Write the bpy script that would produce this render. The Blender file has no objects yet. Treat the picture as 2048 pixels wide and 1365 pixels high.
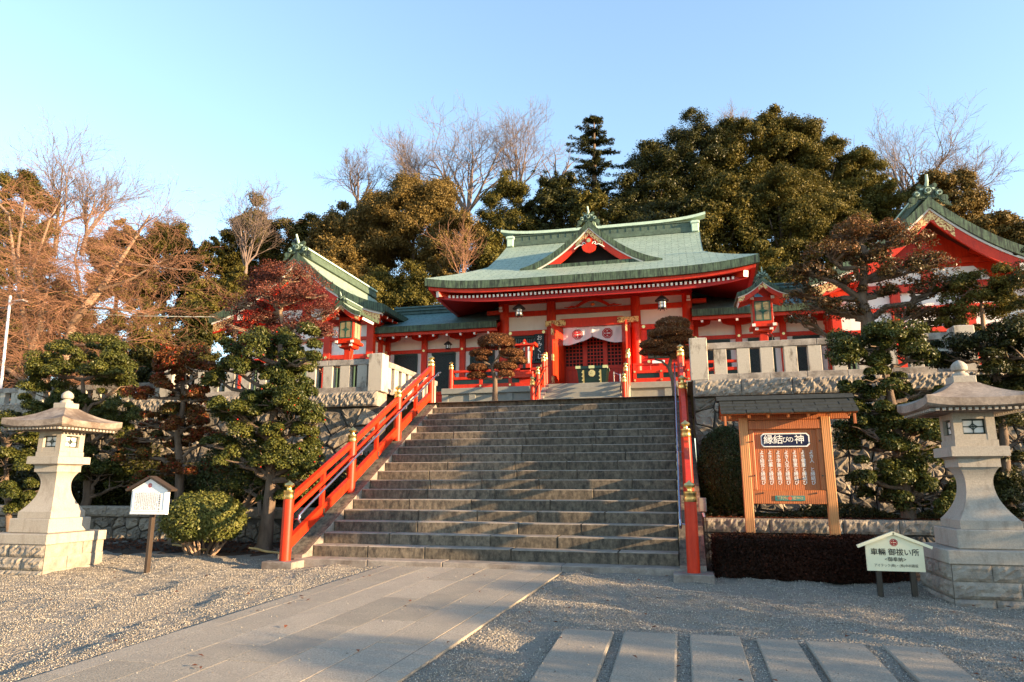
import bpy, math, random
import numpy as np
from mathutils import Vector, Matrix

sc = bpy.context.scene
COL = sc.collection
R = math.radians

# ------------------------------------------------------------------ camera, sky, sun, exposure
CAM = np.array([0.0987, -9.5792, 1.2076]); YAW = -0.2409; PITCH = 0.2041; FPX = 1365.33
cd = bpy.data.cameras.new('camera'); cam = bpy.data.objects.new('camera', cd); COL.objects.link(cam)
cam.location = CAM; cam.rotation_euler = (math.pi/2+PITCH, 0, -YAW)
cd.lens = 24; cd.sensor_width = 36; cd.clip_start = 0.05; cd.clip_end = 2000
sc.camera = cam

SUN_EL, SUN_AZ = R(10), R(101)            # azimuth clockwise from +Y
wd = bpy.data.worlds.new('World'); sc.world = wd; wd.use_nodes = True
nt = wd.node_tree; bg = nt.nodes['Background']
sky = nt.nodes.new('ShaderNodeTexSky'); sky.sky_type = 'NISHITA'; sky.sun_disc = False
sky.sun_elevation = SUN_EL; sky.sun_rotation = SUN_AZ; sky.air_density = 1.0; sky.dust_density = 0.3; sky.ozone_density = 2.0
gm = nt.nodes.new('ShaderNodeGamma'); gm.inputs['Gamma'].default_value = 0.84      # softer falloff of the clear winter sky
nt.links.new(sky.outputs[0], gm.inputs[0]); nt.links.new(gm.outputs[0], bg.inputs[0])
bg.inputs[1].default_value = 0.15
sd = bpy.data.lights.new('sun', 'SUN'); sun = bpy.data.objects.new('sun', sd); COL.objects.link(sun)
sd.energy = 4.5; sd.angle = R(0.5); sd.color = (1.0, 0.70, 0.40)
tosun = Vector((math.sin(SUN_AZ)*math.cos(SUN_EL), math.cos(SUN_AZ)*math.cos(SUN_EL), math.sin(SUN_EL)))
sun.rotation_euler = tosun.to_track_quat('Z', 'Y').to_euler(); sun.location = (30, -5, 20)
vs = sc.view_settings
vs.view_transform = 'Standard'; vs.look = 'None'; vs.gamma = 1; vs.use_curve_mapping = False
vs.exposure = 2.12
sc.cycles.max_bounces = 6; sc.cycles.diffuse_bounces = 3; sc.cycles.transparent_max_bounces = 4
sc.cycles.use_denoising = True

# ------------------------------------------------------------------ helpers
rnd = random.Random(7); rng = np.random.default_rng(11)
F_ = np.array([math.sin(YAW)*math.cos(PITCH), math.cos(YAW)*math.cos(PITCH), math.sin(PITCH)])
R_ = np.array([math.cos(YAW), -math.sin(YAW), 0.0]); U_ = np.cross(R_, F_)
def W(px, py, Y):                          # survey of the photograph: a pixel seen at depth Y as a point of the place
    d = F_ + R_*(px-1024)/FPX - U_*(py-682.5)/FPX
    return CAM + d*((Y-CAM[1])/d[1])
SL = 0.039
def gz(y): return SL*max(min(y, 3.5), -25)

class MB:
    def __init__(s): s.v = []; s.f = []; s.m = []; s.uv = {}
    def add(s, vs_, fs, mi=0):
        o = len(s.v); s.v += [tuple(v) for v in vs_]
        for f in fs: s.f.append(tuple(i+o for i in f)); s.m.append(mi)
        return s
    def box(s, x0, x1, y0, y1, z0, z1, mi=0):
        return s.add([(x0,y0,z0),(x1,y0,z0),(x1,y1,z0),(x0,y1,z0),(x0,y0,z1),(x1,y0,z1),(x1,y1,z1),(x0,y1,z1)],
            [(0,3,2,1),(4,5,6,7),(0,1,5,4),(1,2,6,5),(2,3,7,6),(3,0,4,7)], mi)
    def cbox(s, cx, cy, cz, sx, sy, sz, mi=0): return s.box(cx-sx/2,cx+sx/2,cy-sy/2,cy+sy/2,cz-sz/2,cz+sz/2,mi)
    def bbox(s, x0, x1, y0, y1, z0, z1, b=.01, mi=0):   # bevelled box
        o = [(x0,y0,z0),(x1,y0,z0),(x1,y1,z0),(x0,y1,z0),(x0,y0,z1),(x1,y0,z1),(x1,y1,z1),(x0,y1,z1)]
        c = ((x0+x1)/2,(y0+y1)/2,(z0+z1)/2); vv = []
        for p in o:
            sg = [1 if p[i] > c[i] else -1 for i in range(3)]
            for ax in range(3):
                q = [p[i]-sg[i]*b for i in range(3)]; q[ax] = p[ax]; vv.append(tuple(q))
        def V(i, ax): return i*3+ax
        fs = [(V(0,2),V(3,2),V(2,2),V(1,2)),(V(4,2),V(5,2),V(6,2),V(7,2)),(V(0,1),V(1,1),V(5,1),V(4,1)),
              (V(1,0),V(2,0),V(6,0),V(5,0)),(V(2,1),V(3,1),V(7,1),V(6,1)),(V(3,0),V(0,0),V(4,0),V(7,0))]
        E = [(0,1,1,2),(1,2,0,2),(2,3,1,2),(3,0,0,2),(4,5,1,2),(5,6,0,2),(6,7,1,2),(7,4,0,2),(0,4,0,1),(1,5,0,1),(2,6,0,1),(3,7,0,1)]
        for a, d, p, q in E: fs.append((V(a,p),V(d,p),V(d,q),V(a,q)))
        for i in range(8): fs.append((V(i,0),V(i,1),V(i,2)))
        return s.add(vv, fs, mi)
    def beam(s, p, q, w, h, mi=0, up=(0,0,1)):   # rectangular bar from p to q
        p = Vector(p); q = Vector(q); d = (q-p).normalized(); u = Vector(up)
        r = d.cross(u)
        if r.length < 1e-4: r = d.cross(Vector((0,1,0)))
        r.normalize(); u = r.cross(d); a = r*w/2; b = u*h/2
        return s.add([p-a-b,p+a-b,p+a+b,p-a+b,q-a-b,q+a-b,q+a+b,q-a+b],
            [(0,1,2,3),(4,7,6,5),(0,4,5,1),(1,5,6,2),(2,6,7,3),(3,7,4,0)], mi)
    def tube(s, pts, rad, n=8, mi=0, cap=True):
        pts = [Vector(p) for p in pts]
        rad = rad if hasattr(rad, '__len__') else [rad]*len(pts)
        o = len(s.v); prev = None
        for i, p in enumerate(pts):
            d = (pts[min(i+1,len(pts)-1)]-pts[max(i-1,0)]).normalized()
            if prev is None:
                a = d.cross(Vector((0,0,1)))
                if a.length < .05: a = d.cross(Vector((0,1,0)))
            else: a = prev - d*prev.dot(d)
            a.normalize(); prev = a; b = d.cross(a)
            for k in range(n):
                t = 2*math.pi*k/n; s.v.append(tuple(p+(a*math.cos(t)+b*math.sin(t))*rad[i]))
        for i in range(len(pts)-1):
            for k in range(n):
                k2 = (k+1)%n; s.f.append((o+i*n+k,o+i*n+k2,o+(i+1)*n+k2,o+(i+1)*n+k)); s.m.append(mi)
        if cap:
            s.f.append(tuple(o+k for k in range(n))[::-1]); s.m.append(mi)
            e = o+(len(pts)-1)*n; s.f.append(tuple(e+k for k in range(n))); s.m.append(mi)
        return s
    def lathe(s, cx, cy, prof, n=20, mi=0, rot=0):   # prof = [(radius, z)]
        o = len(s.v)
        for r, z in prof:
            for k in range(n):
                t = 2*math.pi*k/n+rot; s.v.append((cx+r*math.cos(t), cy+r*math.sin(t), z))
        for i in range(len(prof)-1):
            for k in range(n):
                k2 = (k+1)%n; s.f.append((o+i*n+k,o+i*n+k2,o+(i+1)*n+k2,o+(i+1)*n+k)); s.m.append(mi)
        s.f.append(tuple(o+k for k in range(n))[::-1]); s.m.append(mi)
        e = o+(len(prof)-1)*n; s.f.append(tuple(e+k for k in range(n))); s.m.append(mi)
        return s
    def prism(s, poly, y0, y1, mi=0):          # poly in (x,z), extruded along y
        n = len(poly); vv = [(x,y0,z) for x,z in poly]+[(x,y1,z) for x,z in poly]
        fs = [tuple(range(n)), tuple(range(2*n-1,n-1,-1))]+[(i,i+n,(i+1)%n+n,(i+1)%n) for i in range(n)]
        return s.add(vv, fs, mi)
    def prismx(s, poly, x0, x1, mi=0):         # poly in (y,z), extruded along x
        n = len(poly); vv = [(x0,y,z) for y,z in poly]+[(x1,y,z) for y,z in poly]
        fs = [tuple(range(n)), tuple(range(2*n-1,n-1,-1))]+[(i,i+n,(i+1)%n+n,(i+1)%n) for i in range(n)]
        return s.add(vv, fs, mi)
    def strip(s, up, lo, y0, y1, mi=0):        # curved band: up, lo = matching (x,z) polylines, extruded along y
        n = len(up); vv = []
        for y in (y0, y1):
            vv += [(x,y,z) for x,z in up]+[(x,y,z) for x,z in lo]
        fs = []
        for i in range(n-1):
            fs += [(i,i+1,n+i+1,n+i),(2*n+i,3*n+i,3*n+i+1,2*n+i+1),(i,2*n+i,2*n+i+1,i+1),(n+i,n+i+1,3*n+i+1,3*n+i)]
        fs += [(0,n,3*n,2*n),(n-1,3*n-1,4*n-1,2*n-1)]
        return s.add(vv, fs, mi)
    def grid(s, P, mi=0, uv=None):             # P[i][j] points
        o = len(s.v); ni = len(P); nj = len(P[0])
        for row in P:
            for p in row: s.v.append(tuple(p))
        for i in range(ni-1):
            for j in range(nj-1):
                s.f.append((o+i*nj+j,o+i*nj+j+1,o+(i+1)*nj+j+1,o+(i+1)*nj+j)); s.m.append(mi)
        if uv:
            k = o
            for row in uv:
                for q in row: s.uv[k] = q; k += 1
        return s
    def build(s, name, mats, parent=None, smooth=False, norm=True):
        me = bpy.data.meshes.new(name); off = Vector((0,0,0))
        if parent is not None:
            r_ = parent
            while r_.parent: r_ = r_.parent
            off = Vector(r_.location)
        me.from_pydata([tuple(Vector(v)-off) for v in s.v], [], s.f)
        mats = mats if isinstance(mats, (list, tuple)) else [mats]
        for m in mats: me.materials.append(m)
        me.polygons.foreach_set('material_index', s.m)
        if s.uv:
            ul = me.uv_layers.new(name='UVMap')
            for lp in me.loops:
                if lp.vertex_index in s.uv: ul.data[lp.index].uv = s.uv[lp.vertex_index]
        me.update()
        if norm:
            import bmesh
            bm = bmesh.new(); bm.from_mesh(me); bmesh.ops.recalc_face_normals(bm, faces=bm.faces[:]); bm.to_mesh(me); bm.free()
        if smooth:
            me.polygons.foreach_set('use_smooth', [True]*len(me.polygons))
            try: me.set_sharp_from_angle(angle=R(40))
            except Exception: pass
        return link(name, me, parent)
def link(name, me, parent=None):
    o = bpy.data.objects.new(name, me); COL.objects.link(o)
    if parent is not None: o.parent = parent
    return o
def thing(name, label, cat, loc=(0,0,0), group=None):
    o = bpy.data.objects.new(name, None); COL.objects.link(o); o.location = loc; o.empty_display_size = .2
    return tag(o, label, cat, group)
def tag(o, label, cat, group=None):
    o['label'] = label; o['category'] = cat
    if group: o['group'] = group
    return o
def struct(o): o['kind'] = 'structure'; return o
def stuff(o, label=None, cat=None):
    o['kind'] = 'stuff'
    if label: o['label'] = label; o['category'] = cat
    return o
def dup(root, loc, label, group=None):
    r_ = root.copy(); COL.objects.link(r_); r_.location = loc; r_['label'] = label
    if group: r_['group'] = group
    for ch in list(root.children):
        c = ch.copy(); COL.objects.link(c); c.parent = r_
        for g in ch.children:
            d = g.copy(); COL.objects.link(d); d.parent = c
    return r_
def np_mesh(name, verts, faces, mat, parent=None, smooth=False):      # verts (N,3), faces (M,k) arrays
    me = bpy.data.meshes.new(name); off = np.zeros(3)
    if parent is not None: off = np.array(parent.location)
    verts = (np.asarray(verts)-off).astype(np.float32); faces = np.asarray(faces, dtype=np.int32); k = faces.shape[1]
    me.vertices.add(len(verts)); me.vertices.foreach_set('co', verts.ravel())
    me.loops.add(faces.size); me.loops.foreach_set('vertex_index', faces.ravel())
    me.polygons.add(len(faces)); me.polygons.foreach_set('loop_start', np.arange(0, faces.size, k, dtype=np.int32))
    me.polygons.foreach_set('loop_total', np.full(len(faces), k, dtype=np.int32))
    if smooth: me.polygons.foreach_set('use_smooth', np.ones(len(faces), dtype=bool))
    me.materials.append(mat); me.update(calc_edges=True); me.validate()
    return link(name, me, parent)

# ------------------------------------------------------------------ materials
def nodes(name):
    m = bpy.data.materials.new(name); m.use_nodes = True; t = m.node_tree
    return m, t, t.nodes['Principled BSDF'], t.links.new
def pos(t, scale=(1,1,1), rot=(0,0,0)):
    g = t.nodes.new('ShaderNodeNewGeometry'); mp = t.nodes.new('ShaderNodeMapping')
    mp.inputs['Scale'].default_value = scale; mp.inputs['Rotation'].default_value = rot
    t.links.new(g.outputs['Position'], mp.inputs[0]); return mp.outputs[0]
def noise(t, vec, scale, detail=4, rough=.55):
    n = t.nodes.new('ShaderNodeTexNoise'); n.inputs['Scale'].default_value = scale; n.inputs['Detail'].default_value = detail
    n.inputs['Roughness'].default_value = rough; t.links.new(vec, n.inputs['Vector']); return n.outputs['Fac']
def ramp(t, fac, stops):
    r_ = t.nodes.new('ShaderNodeValToRGB'); e = r_.color_ramp.elements
    while len(e) < len(stops): e.new(.5)
    for k, (p, c) in enumerate(stops): e[k].position = p; e[k].color = (*c, 1) if len(c) == 3 else c
    t.links.new(fac, r_.inputs[0]); return r_.outputs[0]
def mix(t, fac, a, b, mode='MIX'):
    m = t.nodes.new('ShaderNodeMixRGB'); m.blend_type = mode
    for i, x in ((0, fac), (1, a), (2, b)):
        if hasattr(x, 'is_output'): t.links.new(x, m.inputs[i])
        else: m.inputs[i].default_value = x if i == 0 else (*x, 1)
    return m.outputs[0]
def bumpn(t, h, b, dist=.02, strength=.6):
    n = t.nodes.new('ShaderNodeBump'); n.inputs['Strength'].default_value = strength; n.inputs['Distance'].default_value = dist
    t.links.new(h, n.inputs['Height']); t.links.new(n.outputs[0], b.inputs['Normal'])
def sc3(c, k): return tuple(min(1, x*k) for x in c)
def M(name, col, rough=.6, var=.2, scale=5, bump=0, bscale=40, metal=0, spec=.25, stretch=(1,1,1), stain=None, stain_at=(.5,.65), sstretch=(1,1,1), sscale=2.5):
    m, t, b, L = nodes(name); v = pos(t, stretch); f = noise(t, v, scale, 6, .65)
    c = ramp(t, f, [(.3, sc3(col, 1-var)), (.7, sc3(col, 1+var))])
    if stain:
        s_ = noise(t, pos(t, sstretch), sscale, 7, .7)
        k = ramp(t, s_, [(stain_at[0], (0,0,0)), (stain_at[1], (1,1,1))])
        c = mix(t, k, c, stain)
    L(c, b.inputs['Base Color']); b.inputs['Roughness'].default_value = rough; b.inputs['Metallic'].default_value = metal
    b.inputs['Specular IOR Level'].default_value = spec
    if bump: bumpn(t, noise(t, pos(t), bscale, 5, .6), b, bump)
    return m
def leafmat(name, stops, rough=.45, trans=.25, spec=.4):
    spec *= .45; rough = max(rough, .42)
    m, t, b, L = nodes(name); g = t.nodes.new('ShaderNodeNewGeometry')
    c = ramp(t, g.outputs['Random Per Island'], stops)
    big = noise(t, pos(t), .55, 2)
    c = mix(t, .35, c, ramp(t, big, [(.35, sc3(stops[0][1], .8)), (.65, stops[-1][1])]))
    L(c, b.inputs['Base Color']); b.inputs['Roughness'].default_value = rough; b.inputs['Specular IOR Level'].default_value = spec
    tr = t.nodes.new('ShaderNodeBsdfTranslucent'); L(c, tr.inputs[0])
    mx = t.nodes.new('ShaderNodeMixShader'); mx.inputs[0].default_value = trans
    L(b.outputs[0], mx.inputs[1]); L(tr.outputs[0], mx.inputs[2]); L(mx.outputs[0], t.nodes['Material Output'].inputs[0])
    return m
def copper(name, c0, c1, dark, seam=(.45,.16)):
    m, t, b, L = nodes(name); uv = t.nodes.new('ShaderNodeUVMap')
    br = t.nodes.new('ShaderNodeTexBrick'); br.inputs['Scale'].default_value = 1; br.inputs['Brick Width'].default_value = seam[0]
    br.inputs['Row Height'].default_value = seam[1]; br.inputs['Mortar Size'].default_value = .016; br.inputs['Mortar Smooth'].default_value = .3
    br.inputs['Color1'].default_value = (.87,.87,.87,1); br.inputs['Color2'].default_value = (1,1,1,1); br.inputs['Mortar'].default_value = (.52,.52,.52,1)
    L(uv.outputs[0], br.inputs['Vector'])
    f = noise(t, pos(t), 1.3, 6, .7); c = ramp(t, f, [(.3, c0), (.7, c1)])
    k = ramp(t, noise(t, pos(t, (3,3,.6)), 3, 6, .7), [(.47, (0,0,0)), (.70, (1,1,1))])
    c = mix(t, k, c, dark); c = mix(t, 1, c, br.outputs['Color'], 'MULTIPLY')
    L(c, b.inputs['Base Color']); b.inputs['Roughness'].default_value = .5; b.inputs['Specular IOR Level'].default_value = .2
    bumpn(t, br.outputs['Color'], b, .02, .5); return m
def woodmat(name, a, c):
    m, t, b, L = nodes(name); f = noise(t, pos(t, (9,9,.5)), 3, 6, .6)
    w = t.nodes.new('ShaderNodeTexWave'); w.inputs['Scale'].default_value = 6; w.inputs['Distortion'].default_value = 5; w.inputs['Detail'].default_value = 3
    L(pos(t, (2,2,.12)), w.inputs['Vector'])
    col = mix(t, .45, ramp(t, f, [(.3, a), (.7, c)]), ramp(t, w.outputs['Fac'], [(.2, a), (.9, c)]))
    L(col, b.inputs['Base Color']); b.inputs['Roughness'].default_value = .5; bumpn(t, w.outputs['Fac'], b, .003, .4); return m

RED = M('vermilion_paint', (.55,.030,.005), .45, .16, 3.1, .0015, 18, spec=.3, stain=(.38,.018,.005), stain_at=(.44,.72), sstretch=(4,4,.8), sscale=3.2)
RED_D = M('vermilion_dark', (.36,.012,.007), .5, .12, 3, spec=.3)  # darker vermilion for soffits, undersides, brackets and floor
WHITE = M('white_plaster', (.74,.71,.66), .7, .05, 3, .002, 30, stain=(.58,.55,.50), stain_at=(.55,.85), sstretch=(2,2,.3))
GOLD = M('gilt_brass', (.78,.56,.22), .28, .15, 14, .002, 30, metal=1)
GOLDP = M('gold_filigree', (.70,.48,.20), .45, .25, 20, .006, 40, metal=.4, stain=(.26,.05,.02), stain_at=(.50,.54), sscale=16)
GRANITE = M('pale_granite', (.33,.295,.245), .75, .16, 60, .004, 70, stain=(.19,.155,.125), stain_at=(.52,.78), sstretch=(3,3,.9), sscale=2.4)
GRAN_D = M('granite_weathered_top', (.27,.235,.20), .8, .2, 40, .004, 70, stain=(.14,.11,.09), stain_at=(.42,.66), sscale=2)
FENCE = M('fence_granite', (.44,.40,.34), .75, .12, 70, .003, 80, stain=(.15,.125,.10), stain_at=(.52,.66), sstretch=(3,3,1.1), sscale=1.8)
FENCE_R = M('fence_rail_granite', (.34,.305,.26), .8, .15, 50, .004, 70, stain=(.11,.092,.078), stain_at=(.40,.66), sstretch=(1.6,2,1.5), sscale=2.4)
ROCK = M('rock_face', (.27,.235,.19), .85, .3, 9, .03, 26, stain=(.15,.13,.12), stain_at=(.5,.75), sscale=3)
ROCK_W = M('rubble_wall_stone', (.22,.19,.155), .85, .4, 2.4, .03, 20, stain=(.15,.135,.125), stain_at=(.5,.7), sscale=4)
MORTAR = M('wall_joint', (.085,.075,.065), .95, .2, 20, .01, 40)
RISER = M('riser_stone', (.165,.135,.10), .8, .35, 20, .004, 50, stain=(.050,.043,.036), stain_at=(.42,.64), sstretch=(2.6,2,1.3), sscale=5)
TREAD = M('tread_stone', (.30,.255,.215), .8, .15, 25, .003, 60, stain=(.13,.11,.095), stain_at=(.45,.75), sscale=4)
SLAB = M('paving_granite', (.31,.27,.22), .85, .45, 75, .010, 75, stain=(.25,.22,.185), stain_at=(.45,.75), sscale=2.2, spec=.25)
CONC = M('grey_base_stone', (.24,.235,.20), .7, .1, 8, .002, 40, stain=(.20,.20,.18), stain_at=(.5,.8))
COPPER = copper('copper_patina', (.25,.335,.265), (.34,.42,.33), (.16,.225,.18))
COPPER_B = copper('corridor_copper', (.11,.20,.205), (.16,.26,.25), (.06,.11,.11))
VERGE = M('copper_edge', (.075,.115,.070), .5, .4, 5, .003, 40, stain=(.018,.024,.018), stain_at=(.44,.60), sstretch=(9,9,.7), sscale=2.2)
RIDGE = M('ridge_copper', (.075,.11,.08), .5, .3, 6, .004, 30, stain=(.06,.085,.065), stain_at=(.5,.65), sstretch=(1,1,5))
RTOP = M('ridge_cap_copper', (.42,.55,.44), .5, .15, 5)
DARKGREEN = M('dark_green_lacquer', (.003,.020,.014), .3, .15, 5, spec=.35)
WINGREEN = M('dark_green_window', (.018,.034,.028), .45, .2, 8)
LOUVRE = M('green_louvre', (.10,.16,.09), .5, .2, 8)
BLACK = M('black_lacquer', (.012,.012,.013), .35, .1, 5)
INTERIOR = M('dark_interior', (.02,.013,.011), .7, .2, 3)
GLASSY = M('window_glass', (.030,.033,.034), .35, .3, 2)
BRONZE = M('dark_bronze', (.05,.045,.04), .4, .2, 10, metal=.6)
PAPER = M('lantern_pane', (.75,.74,.70), .5, .06, 6)
PANEGOLD = M('lantern_gold_panel', (.24,.215,.13), .45, .2, 8)
STEEL = M('steel_handrail', (.30,.33,.42), .25, .05, 4, metal=.9)
IRON = M('dark_painted_post', (.05,.035,.025), .5, .15, 6)
SIGNWHITE = M('white_signboard', (.80,.79,.76), .5, .03, 3)
SIGNCREAM = M('cream_signboard', (.80,.73,.49), .5, .03, 3)
INK = M('black_ink', (.012,.012,.014), .6, .1, 5)
INKG = M('faded_ink', (.10,.10,.10), .6, .1, 5)
TXTW = M('white_lettering', (.82,.80,.74), .5, .03, 5)
CRESTRED = M('crest_red', (.40,.012,.018), .6, .05, 5)
NAVY = M('navy_plate', (.010,.012,.045), .4, .15, 5)
TEAL = M('teal_plate', (.030,.19,.17), .5, .15, 8)
CLOTH = M('white_cloth', (.74,.72,.74), .85, .04, 3)
WOOD = woodmat('oiled_timber', (.30,.075,.016), (.48,.150,.036))
WOOD_P = woodmat('pale_timber', (.42,.17,.05), (.60,.27,.09))
SHINGLE = M('dark_slate_shingle', (.030,.032,.028), .7, .3, 12, .004, 30)
BARK = M('bark', (.12,.085,.06), .9, .35, 12, .02, 30, stretch=(1,1,.3))
BARK_P = M('pale_bark', (.27,.18,.12), .85, .3, 9, .01, 30, stretch=(1,1,.3))
TWIG = M('bare_twig', (.25,.17,.125), .8, .25, 3)
TWIG_PINK = M('maple_twig', (.23,.118,.070), .8, .35, 1.2)
TWIG_GREY = M('far_bare_twig', (.17,.125,.105), .8, .2, 2)
SOIL = M('bed_soil', (.055,.038,.026), .95, .35, 6, .03, 25)
HILLSOIL = M('hill_floor', (.045,.045,.022), .95, .35, 3, .05, 10)
LF_BED = leafmat('camellia_leaf', [(0,(.022,.034,.008)),(.55,(.062,.078,.016)),(1,(.15,.14,.030))], .32, .15, .5)
LF_RED = leafmat('camellia_leaf_reddish', [(0,(.030,.036,.010)),(.5,(.075,.080,.018)),(.84,(.15,.13,.032)),(.91,(.26,.060,.025)),(1,(.38,.030,.018))], .35, .2, .45)
LF_DARK = leafmat('dark_shaded_leaf', [(0,(.018,.022,.006)),(.6,(.038,.041,.010)),(1,(.085,.076,.018))], .4, .12, .4)  # dark foliage; also holds deep shade painted into some hill trees
LF_BUSH = leafmat('bush_leaf', [(0,(.048,.066,.014)),(.5,(.115,.130,.028)),(1,(.23,.215,.06))], .35, .2, .45)
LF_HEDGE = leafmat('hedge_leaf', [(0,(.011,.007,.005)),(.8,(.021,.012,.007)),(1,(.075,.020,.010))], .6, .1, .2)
LF_AZALEA = leafmat('azalea_leaf', [(0,(.016,.028,.007)),(.7,(.034,.046,.012)),(1,(.060,.064,.018))], .5, .12, .3)
LF_NIWAKI = leafmat('clipped_bronze_leaf', [(0,(.060,.026,.013)),(.5,(.17,.070,.028)),(1,(.32,.15,.06))], .5, .15, .3)
LF_MAROON = leafmat('maroon_leaf', [(0,(.060,.018,.014)),(.5,(.15,.040,.026)),(1,(.27,.10,.065))], .45, .2, .4)
LF_BROWN = leafmat('brownish_niwaki_leaf', [(0,(.036,.030,.011)),(.5,(.090,.068,.022)),(.75,(.15,.095,.034)),(1,(.27,.10,.038))], .4, .15, .45)
LF_OLIVE = leafmat('olive_leaf', [(0,(.060,.056,.011)),(.5,(.105,.092,.019)),(1,(.17,.14,.032))], .5, .25, .3)
LF_GOLD = leafmat('golden_oak_leaf', [(0,(.095,.066,.018)),(.5,(.155,.105,.030)),(1,(.23,.16,.05))], .5, .25, .3)
LF_HILL = leafmat('hill_evergreen_leaf', [(0,(.040,.039,.008)),(.5,(.084,.074,.015)),(1,(.16,.125,.027))], .5, .2, .3)
LF_FIR = leafmat('fir_needle', [(0,(.014,.022,.008)),(.6,(.034,.042,.014)),(1,(.07,.065,.02))], .55, .1, .3)
BERRY = M('red_berry', (.42,.018,.012), .35, .2, 10)
LITTER = leafmat('fallen_leaf', [(0,(.10,.035,.02)),(1,(.24,.08,.035))], .7, .1, .2)

def per_stone(m, lo, hi):
    t = m.node_tree; b = t.nodes['Principled BSDF']; lk = b.inputs['Base Color'].links[0]; c = lk.from_socket
    g = t.nodes.new('ShaderNodeNewGeometry'); r_ = ramp(t, g.outputs['Random Per Island'], [(0,(lo,lo,lo*.96)),(1,(hi,hi*.98,hi*.94))])
    t.links.new(mix(t, 1, c, r_, 'MULTIPLY'), b.inputs['Base Color'])
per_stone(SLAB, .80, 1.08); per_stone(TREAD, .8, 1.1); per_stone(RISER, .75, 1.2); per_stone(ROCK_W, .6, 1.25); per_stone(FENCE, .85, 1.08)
def gravelmat():
    m, t, b, L = nodes('gravel_ground'); v = pos(t)
    vo = t.nodes.new('ShaderNodeTexVoronoi'); vo.inputs['Scale'].default_value = 42; L(v, vo.inputs['Vector'])
    c = ramp(t, noise(t, v, 70, 4, .8), [(.25,(.09,.08,.068)),(.5,(.22,.195,.16)),(.75,(.36,.32,.265))])
    c = mix(t, .4, c, ramp(t, noise(t, v, .9, 4), [(.35,(.18,.16,.13)),(.7,(.27,.24,.195))]))
    L(c, b.inputs['Base Color']); b.inputs['Roughness'].default_value = .9; b.inputs['Specular IOR Level'].default_value = .2
    bumpn(t, vo.outputs['Distance'], b, .03, .8); return m
GRAVEL = gravelmat()
m_, t_, b_, L_ = nodes('pebble'); g_ = t_.nodes.new('ShaderNodeNewGeometry')
L_(ramp(t_, g_.outputs['Random Per Island'], [(0,(.11,.096,.078)),(.35,(.24,.21,.168)),(.8,(.385,.34,.27)),(1,(.54,.49,.41))]), b_.inputs['Base Color'])
b_.inputs['Roughness'].default_value = .85; PEBBLE = m_

# ------------------------------------------------------------------ setting: ground, path, plaza, hill
WV = [(rng.uniform(3,26), rng.uniform(0,6.283), rng.uniform(0,6.283)) for _ in range(26)]
def wob(x, y):
    x = np.asarray(x, float); y = np.asarray(y, float); u = np.abs(x+2.83-y*math.sin(R(4.4))); near = y < .1
    base = sum(.052/(k+3)*np.sin(k*(x*math.cos(a)+y*math.sin(a))+p) for k, a, p in WV)+.010*np.sin(1.3*y-1.7*x+1)
    damp = np.where((u < 1.5) & near, .25, 1.)*np.where((x > -1.15) & (x < 2.15) & (y < -2.85), .3, 1.)
    return base*damp+np.where(near, .026*np.exp(-((u-1.47)/.22)**2), 0)
mb = MB(); xs = [-200,-80,-40,-20]+[-14+.13*i for i in range(203)]+[16,24,40,80,200]
ys = [-200,-80,-40,-22,-14]+[-11+.5*i for i in range(7)]+[-7.4+.12*i for i in range(94)]
mb.grid([[(x, y, gz(y)+(float(wob(x, y)) if -14 < x < 12 and y > -11 else 0)) for y in ys] for x in xs])
struct(mb.build('ground', GRAVEL, smooth=True))

TH = R(4.4)
def pth(u, v): return (-2.83+u*math.cos(TH)+v*math.sin(TH)*1.0, v, gz(v))    # u across, v along the path
mb = MB()
mb.add([pth(-1.31,-14),pth(1.30,-14),pth(1.30,.0),pth(-1.31,.0)], [(0,1,2,3)], 1); mb.v = [(x,y,z+.0335) for x,y,z in mb.v]
lanes = [(-1.31,-1.092)]+[(-1.09+.435*k, -1.09+.435*(k+1)-.002) for k in range(5)]+[(1.087,1.30)]
for li, (a, c) in enumerate(lanes):
    v = -14.0+rnd.random()*.7
    while v < 0:
        ln = (1.0+rnd.random()*.35) if 0 < li < 6 else 1.3+rnd.random()*.5
        e = min(v+ln, 0.0)
        h = .036+rnd.uniform(-.0013,.0013)
        P = [pth(a+.002,v+.003), pth(c-.002,v+.003), pth(c-.002,e-.003), pth(a+.002,e-.003)]
        ins = [pth(a+.0035,v+.0045), pth(c-.0035,v+.0045), pth(c-.0035,e-.0045), pth(a+.0035,e-.0045)]
        mb.add([(x,y,z-.02) for x,y,z in P]+[(x,y,z+h-.002) for x,y,z in P]+[(x,y,z+h) for x,y,z in ins],
               [(0,1,5,4),(1,2,6,5),(2,3,7,6),(3,0,4,7),(4,5,9,8),(5,6,10,9),(6,7,11,10),(7,4,8,11),(8,9,10,11)])
        v += ln
struct(mb.build('path', [SLAB, MORTAR]))

slabs = [(-1.01,-.57,'leftmost of the six long granite slabs set side by side in the gravel'),(-.47,-.02,'second from the left of the six long granite slabs in the gravel'),
         (.09,.51,'third from the left of the six long granite slabs in the gravel'),(.64,.96,'narrowest of the six long granite slabs, fourth from the left in the gravel'),
         (1.03,1.47,'fifth from the left of the six long granite slabs in the gravel'),(1.61,2.0,'rightmost of the six long granite slabs set in the gravel')]
for x0, x1, lb in slabs:
    mb = MB(); ye = -3.05+rnd.uniform(-.03,.03)
    mb.bbox(x0, x1, -7.2, ye, -.1, .030, .008)
    mb.v = [(x+rnd.uniform(-.006,.006), y, z+gz(y)) for x,y,z in mb.v]
    tag(mb.build('granite_slab', SLAB), lb, 'paving slab', 'granite slabs set in the gravel')

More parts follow.
